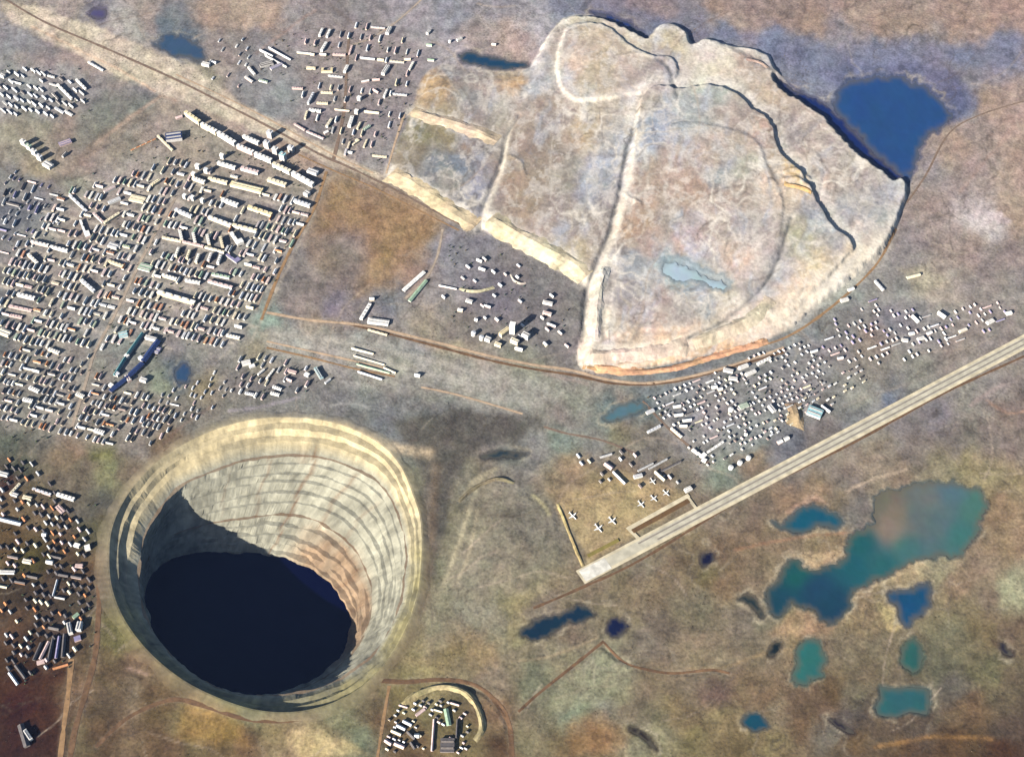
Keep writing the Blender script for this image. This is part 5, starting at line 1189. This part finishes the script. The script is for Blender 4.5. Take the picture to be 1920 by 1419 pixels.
fill('pit rim quarter', [(200,790),(330,770),(390,780),(310,850),(250,840)], None, (1,.1), 14, 13, (4,-9), ['house'], .5, 8, 6, 'LPGW', 'GP', .1, 22)

fill('grey left-edge quarter', [(0,300),(40,330),(100,350),(120,430),(60,470),(0,480)], None, (1,.24), 13, 11, (4,-6), ['house'], .35, 6, 4.5, 'GLGVWP', 'GGP', .1, 23)
fill('wasteland gardens', [(290,740),(420,690),(440,740),(380,780),(320,800)], None, (1,.24), 13, 11, (3,-6), ['house'], .4, 6, 4.5, 'GLPW', 'GGP', .1, 24)
fill('runway strip quarter', [(1330,880),(1440,830),(1560,770),(1640,700),(1600,680),(1500,740),(1420,810)], None, (1,-.5), 12, 12, (4,-3), ['house','shed'], .45, 7, 5, 'GLPWCD', 'GGP', .1, 25)
fill('hillside quarter above the town', [(360,60),(460,70),(480,130),(440,190),(400,170)], None, (1,.3), 15, 15, (4,-6), ['house'], .55, 7, 5, 'GLPW', 'GGP', .1, 26)
# metres, then pick the ones that show largest; the remainder is one mass
for b in BL:
    xs, ys, zs = on_ground(np.array([b['a'][0], b['b'][0]]), np.array([b['a'][1], b['b'][1]]))
    b['x'], b['y'] = xs.mean(), ys.mean(); b['ang'] = math.atan2(ys[1]-ys[0], xs[1]-xs[0])
    b['len'] = max(math.hypot(xs[1]-xs[0], ys[1]-ys[0]), 6.0)
    cx, cy = math.cos(b['ang'])*b['len']/2, math.sin(b['ang'])*b['len']/2
    b['z'] = float(np.min(height_at(np.array([b['x'], b['x']+cx, b['x']-cx]), np.array([b['y'], b['y']+cy, b['y']-cy])))) - 0.5
    if b['k'] == 'tank': b['len'] = b['w']
    dep = math.hypot(b['y']-CAM[1], CAM[2])
    b['area'] = b['len']*(b['w']+0.6*b['h'])/dep**2
rest = []
for kind in NAME:
    same = sorted([b for b in BL if b['k'] == kind], key=lambda b: -b['area'])
    rest += same[290:]
    for b in same[:290]: b['single'] = True
by = {}
for b in BL:
    if b.get('single'): by.setdefault(b['c'], []).append(b)
def place(me, name, mat, parent=None):
    o = bpy.data.objects.new(name, me); COL.objects.link(o)
    o.material_slots[0].link = 'OBJECT'; o.material_slots[0].material = mat
    if parent: o.parent = parent
    return o
for cl, lst in by.items():
    lst.sort(key=lambda b: b['o'])
    for n, b in enumerate(lst):
        wm, rm = MESH[b['k']]
        o = bpy.data.objects.new(NAME[b['k']], None); COL.objects.link(o)
        o.location = (b['x'], b['y'], b['z']); o.rotation_euler = (0, 0, b['ang'])
        o.scale = (b['len'], b['w'], b['h'] + 0.5)
        place(wm, 'wall', WM[b['wl']], o)
        roof_ = place(rm, 'roof', RM[b['r']], o)
        if b['k'] in TOPS and b['len'] > 24:
            for me_ in TOPS[b['k']][1]: place(me_, TOPS[b['k']][0], WM['G' if b['wl'] == 'W' else b['wl']], roof_)
        rw_ = WORD[b['r']] + '-roofed'
        if isinstance(cl, tuple):
            lab = f"{rw_} {KINDW[b['k']]}, {ordinal(n+1)} from left in {cl[1]} row of {cl[2]}"
        else:
            lab = f"{rw_} {KINDW[b['k']]}, {ordinal(n+1)} from left in {cl}"
        tag(o, lab, KINDW[b['k']] if len(KINDW[b['k']].split()) <= 2 else 'building', b['g'] if isinstance(b['g'], str) else None)
if rest:
    vs, fs, cs = [], [], []
    for b in rest:
        lv, lf = [], []
        box_vf(-.5,.5,-.5,.5,0,1,lv,lf,False); r_gable(lv, lf)
        ca, sa = math.cos(b['ang']), math.sin(b['ang']); base = len(vs)
        for k, (x, y, z) in enumerate(lv):
            X, Y = x*b['len'], y*b['w']
            vs.append((b['x']+ca*X-sa*Y, b['y']+sa*X+ca*Y, b['z']+z*(b['h']+0.5)))
            cs.append(WC[b['wl']] if k < 8 else RC[b['r']])
        fs += [tuple(base+q_ for q_ in f) for f in lf]
    o = mesh_obj('small_houses', vs, fs, M_TAIL, None, np.array(cs))
    tag(o, 'mass of the smallest houses scattered among the quarters', 'houses', None, 'stuff')
print('BUILDINGS', len(BL), 'rest', len(rest), {k: sum(1 for b in BL if b['k'] == k) for k in NAME})

# ------------------------------------------------------------------ aircraft on the apron
M_AIR = mat_flat('aircraft_white', (0.8, 0.8, 0.78), 0.4, 0.04, 0.5, 0.5)
M_AIRG = mat_flat('aircraft_grey', (0.35, 0.36, 0.38), 0.4, 0.05, 0.5, 0.5)
def fuselage(v, f):
    prof = [(-.5,.005,.05),(-.42,.03,.03),(-.3,.05,0),(.3,.055,0),(.42,.045,-.005),(.48,.02,-.015),(.5,.004,-.02)]
    n = 10
    for x, r, dz in prof:
        for k in range(n):
            a = 2*math.pi*k/n; v.append((x, r*math.cos(a), .09 + dz + r*math.sin(a)))
    for s in range(len(prof)-1):
        for k in range(n):
            c = (k+1) % n; f.append((s*n+k, s*n+c, (s+1)*n+c, (s+1)*n+k))
def plate(pts, z, th, v, f):
    b = len(v); n = len(pts)
    for dz in (0, th):
        for p in pts: v.append((p[0], p[1], z + dz + (p[2] if len(p) > 2 else 0)))
    f.append(tuple(range(b+n-1, b-1, -1))); f.append(tuple(range(b+n, b+2*n)))
    for k in range(n):
        c = (k+1) % n; f.append((b+k, b+c, b+n+c, b+n+k))
ME_F = make_me('fuselage', fuselage)
ME_W = make_me('wing', lambda v, f: plate([(.1,.03),(-.02,.46,.02),(-.09,.46,.02),(-.1,.03)], .075, .012, v, f))
ME_WR = make_me('wing', lambda v, f: plate([(-.1,-.03),(-.09,-.46,.02),(-.02,-.46,.02),(.1,-.03)], .075, .012, v, f))
ME_T = make_me('tailplane', lambda v, f: plate([(-.38,0),(-.47,.17),(-.5,.17),(-.48,0),(-.5,-.17),(-.47,-.17)], .12, .008, v, f))
def fin_(v, f):
    b = len(v)
    for y in (-.006, .006): v += [(-.34,y,.12),(-.48,y,.12),(-.53,y,.27),(-.47,y,.27)]
    f += [(b,b+1,b+2,b+3),(b+7,b+6,b+5,b+4)] + [(b+k, b+4+k, b+4+(k+1)%4, b+(k+1)%4) for k in range(4)]
ME_N = make_me('fin', fin_)
def eng(s):
    def g(v, f):
        b = len(v); n = 8
        for x, r in ((.09,.018),(.06,.022),(-.02,.016)):
            for k in range(n):
                a = 2*math.pi*k/n; v.append((x, s*.17 + r*math.cos(a), .062 + r*math.sin(a)))
        for q_ in range(2):
            for k in range(n):
                c = (k+1) % n; f.append((b+q_*n+k, b+q_*n+c, b+(q_+1)*n+c, b+(q_+1)*n+k))
    return g
ME_E = [make_me('engine', eng(1)), make_me('engine', eng(-1))]
def gear_(v, f):
    box_vf(.3,.33,-.008,.008,0,.06,v,f); box_vf(-.05,-.02,.05,.066,0,.08,v,f); box_vf(-.05,-.02,-.066,-.05,0,.08,v,f)
ME_G = make_me('landing_gear', gear_)
PL = [(1074,968,38,-50),(1122,991,40,-55),(1148,977,38,-52),(1202,946,34,-55),(1226,935,32,-50),(1249,925,32,-48),(1224,903,30,-60),(1242,895,28,-58)]
PLL = ['white aircraft parked alone at the western end of the apron','white aircraft nearest the runway end on the apron','white aircraft second in the lower apron group, right of another','leftmost white aircraft of the three in line on the eastern apron','middle white aircraft of the three in line on the eastern apron',
       'rightmost white aircraft of the three in line on the eastern apron','small white aircraft between apron line and sheds, the left one','small white aircraft between apron line and sheds, the right one']
for (px_, py_, L_, an), lab in zip(PL, PLL):
    x, y, z = on_ground(np.array([float(px_)]), np.array([float(py_)]))
    o = place(ME_F, 'airplane', M_AIR); o.location = (x[0], y[0], z[0] + 0.3); o.rotation_euler = (0, 0, R(an)); o.scale = (L_,)*3
    tag(o, lab, 'aircraft', 'aircraft parked on the apron')
    place(ME_W, 'wing', M_AIR, o); place(ME_WR, 'wing', M_AIR, o); place(ME_T, 'tailplane', M_AIR, o); place(ME_N, 'fin', M_AIR, o)
    place(ME_E[0], 'engine', M_AIRG, o); place(ME_E[1], 'engine', M_AIRG, o); place(ME_G, 'landing_gear', M_AIRG, o)

# ------------------------------------------------------------------ scrub and town trees, too many and too small to count
def scatter(name, n, accept, hmin, hmax, cols, label, seed):
    r_ = np.random.default_rng(seed)
    x = r_.uniform(-2700, 2700, n); y = r_.uniform(-1650, 2600, n)
    px_, py_ = chart(x, y)
    ok = (px_ > -60) & (px_ < 1980) & (py_ > -60) & (py_ < 1480)
    x, y, px_, py_ = x[ok], y[ok], px_[ok], py_[ok]
    ok = accept(px_, py_, r_)
    for nm, (pts, col, lab, rough) in PONDS.items(): ok &= sdf_flat(px_, py_, pts, 20) < -3
    ok &= (sdf_flat(px_, py_, PIT_RIM, 60) < -32) & (sdf_flat(px_, py_, TAIL_OUT, 20) < -4) & (sdf_flat(px_, py_, AIRFIELD, 20) < -4)
    x, y = x[ok], y[ok]; m = len(x)
    z = height_at(x, y); h = r_.uniform(hmin, hmax, m); w = h * r_.uniform(.3, .6, m); a0 = r_.uniform(0, 6.28, m)
    vs = np.zeros((m, 10, 3)); 
    for k in range(4):
        a = a0 + k*math.pi/2
        vs[:, k] = np.stack([x + .55*w*np.cos(a), y + .55*w*np.sin(a), z - .3], -1)
        a = a + .5
        vs[:, 4+k] = np.stack([x + w*np.cos(a), y + w*np.sin(a), z + h*(.35 + .1*r_.random(m))], -1)
    vs[:, 8] = np.stack([x + .1*w, y, z + h], -1); vs[:, 9] = vs[:, 8] + [0.3, 0.3, -0.2]
    tpl = [(k, (k+1) % 4, 4+(k+1) % 4, 4+k) for k in range(4)] + [(4+k, 4+(k+1) % 4, 8, 9) if k == 0 else (4+k, 4+(k+1) % 4, 8, 8) for k in range(4)]
    tris = [(4+k, 4+(k+1) % 4, 9, 8) for k in range(4)]
    quads = np.array([t for t in tpl[:4]] + tris)
    qf = (np.arange(m)[:, None, None]*10 + quads[None]).reshape(-1, 4)
    pal = np.array(cols); c = pal[r_.integers(0, len(pal), m)] * r_.uniform(.7, 1.3, (m, 1))
    o = np_mesh(name, vs.reshape(-1, 3), qf, M_TAIL, np.repeat(c, 10, 0), False)
    return tag(o, label, 'scrub', None, 'stuff')
TOWN = [np.array(p, float) for p in ([(0,120),(160,130),(170,215),(0,230)],[(0,350),(130,350),(350,215),(615,330),(480,620),(440,660),(240,720),(340,790),(200,842),(0,850)],[(470,100),(560,60),(680,40),(790,90),(770,200),(720,310),(560,240)],
                                        [(0,860),(180,930),(180,1250),(0,1300)],[(1210,745),(1560,640),(1520,770),(1320,880)],[(440,660),(600,690),(600,745),(440,750)],[(840,460),(970,480),(1070,580),(1070,660),(850,640)])]
def in_town(a, b):
    r = np.zeros(a.shape, bool)
    for t in TOWN: r |= inside(a, b, t)
    return r
scatter('town_trees', 14000, lambda a, b, r_: in_town(a, b) & (fbm(a/30, b/30, 201, 2) + r_.uniform(-.25, .25, len(a)) > 0.02), 5, 10, [(.05,.07,.035),(.07,.08,.05),(.10,.08,.05),(.05,.07,.06)], 'dark green and brown trees thinly spread through the quarters', 31)
scatter('larch_scrub', 90000, lambda a, b, r_: ~in_town(a, b) & (fbm(a/40, b/40, 211, 5, 0.65) + r_.uniform(-.06, .06, len(a)) > 0.13), 1.5, 3.4, [(.10,.08,.05),(.12,.09,.05),(.08,.08,.05),(.14,.10,.06)], 'brownish larch scrub thinly spread over the open land', 32)

# ------------------------------------------------------------------ the air between
hz = []; hf = []
box_vf(-70000, 70000, -70000, 70000, -445, CAM[2] + 60, hz, hf, True, True)
haze = mesh_obj('haze', hz, hf)
m = bpy.data.materials.new('thin_blue_air'); m.use_nodes = True
nt = m.node_tree; nt.nodes.remove(nt.nodes['Principled BSDF'])
pv = nt.nodes.new('ShaderNodeVolumePrincipled')
pv.inputs['Color'].default_value = (0.30, 0.48, 1.0, 1)
pv.inputs['Density'].default_value = 0.5e-5
nt.links.new(pv.outputs[0], nt.nodes['Material Output'].inputs['Volume'])
haze.data.materials.append(m)
tag(haze, 'thin bluish haze over the whole valley', None, None, 'stuff')
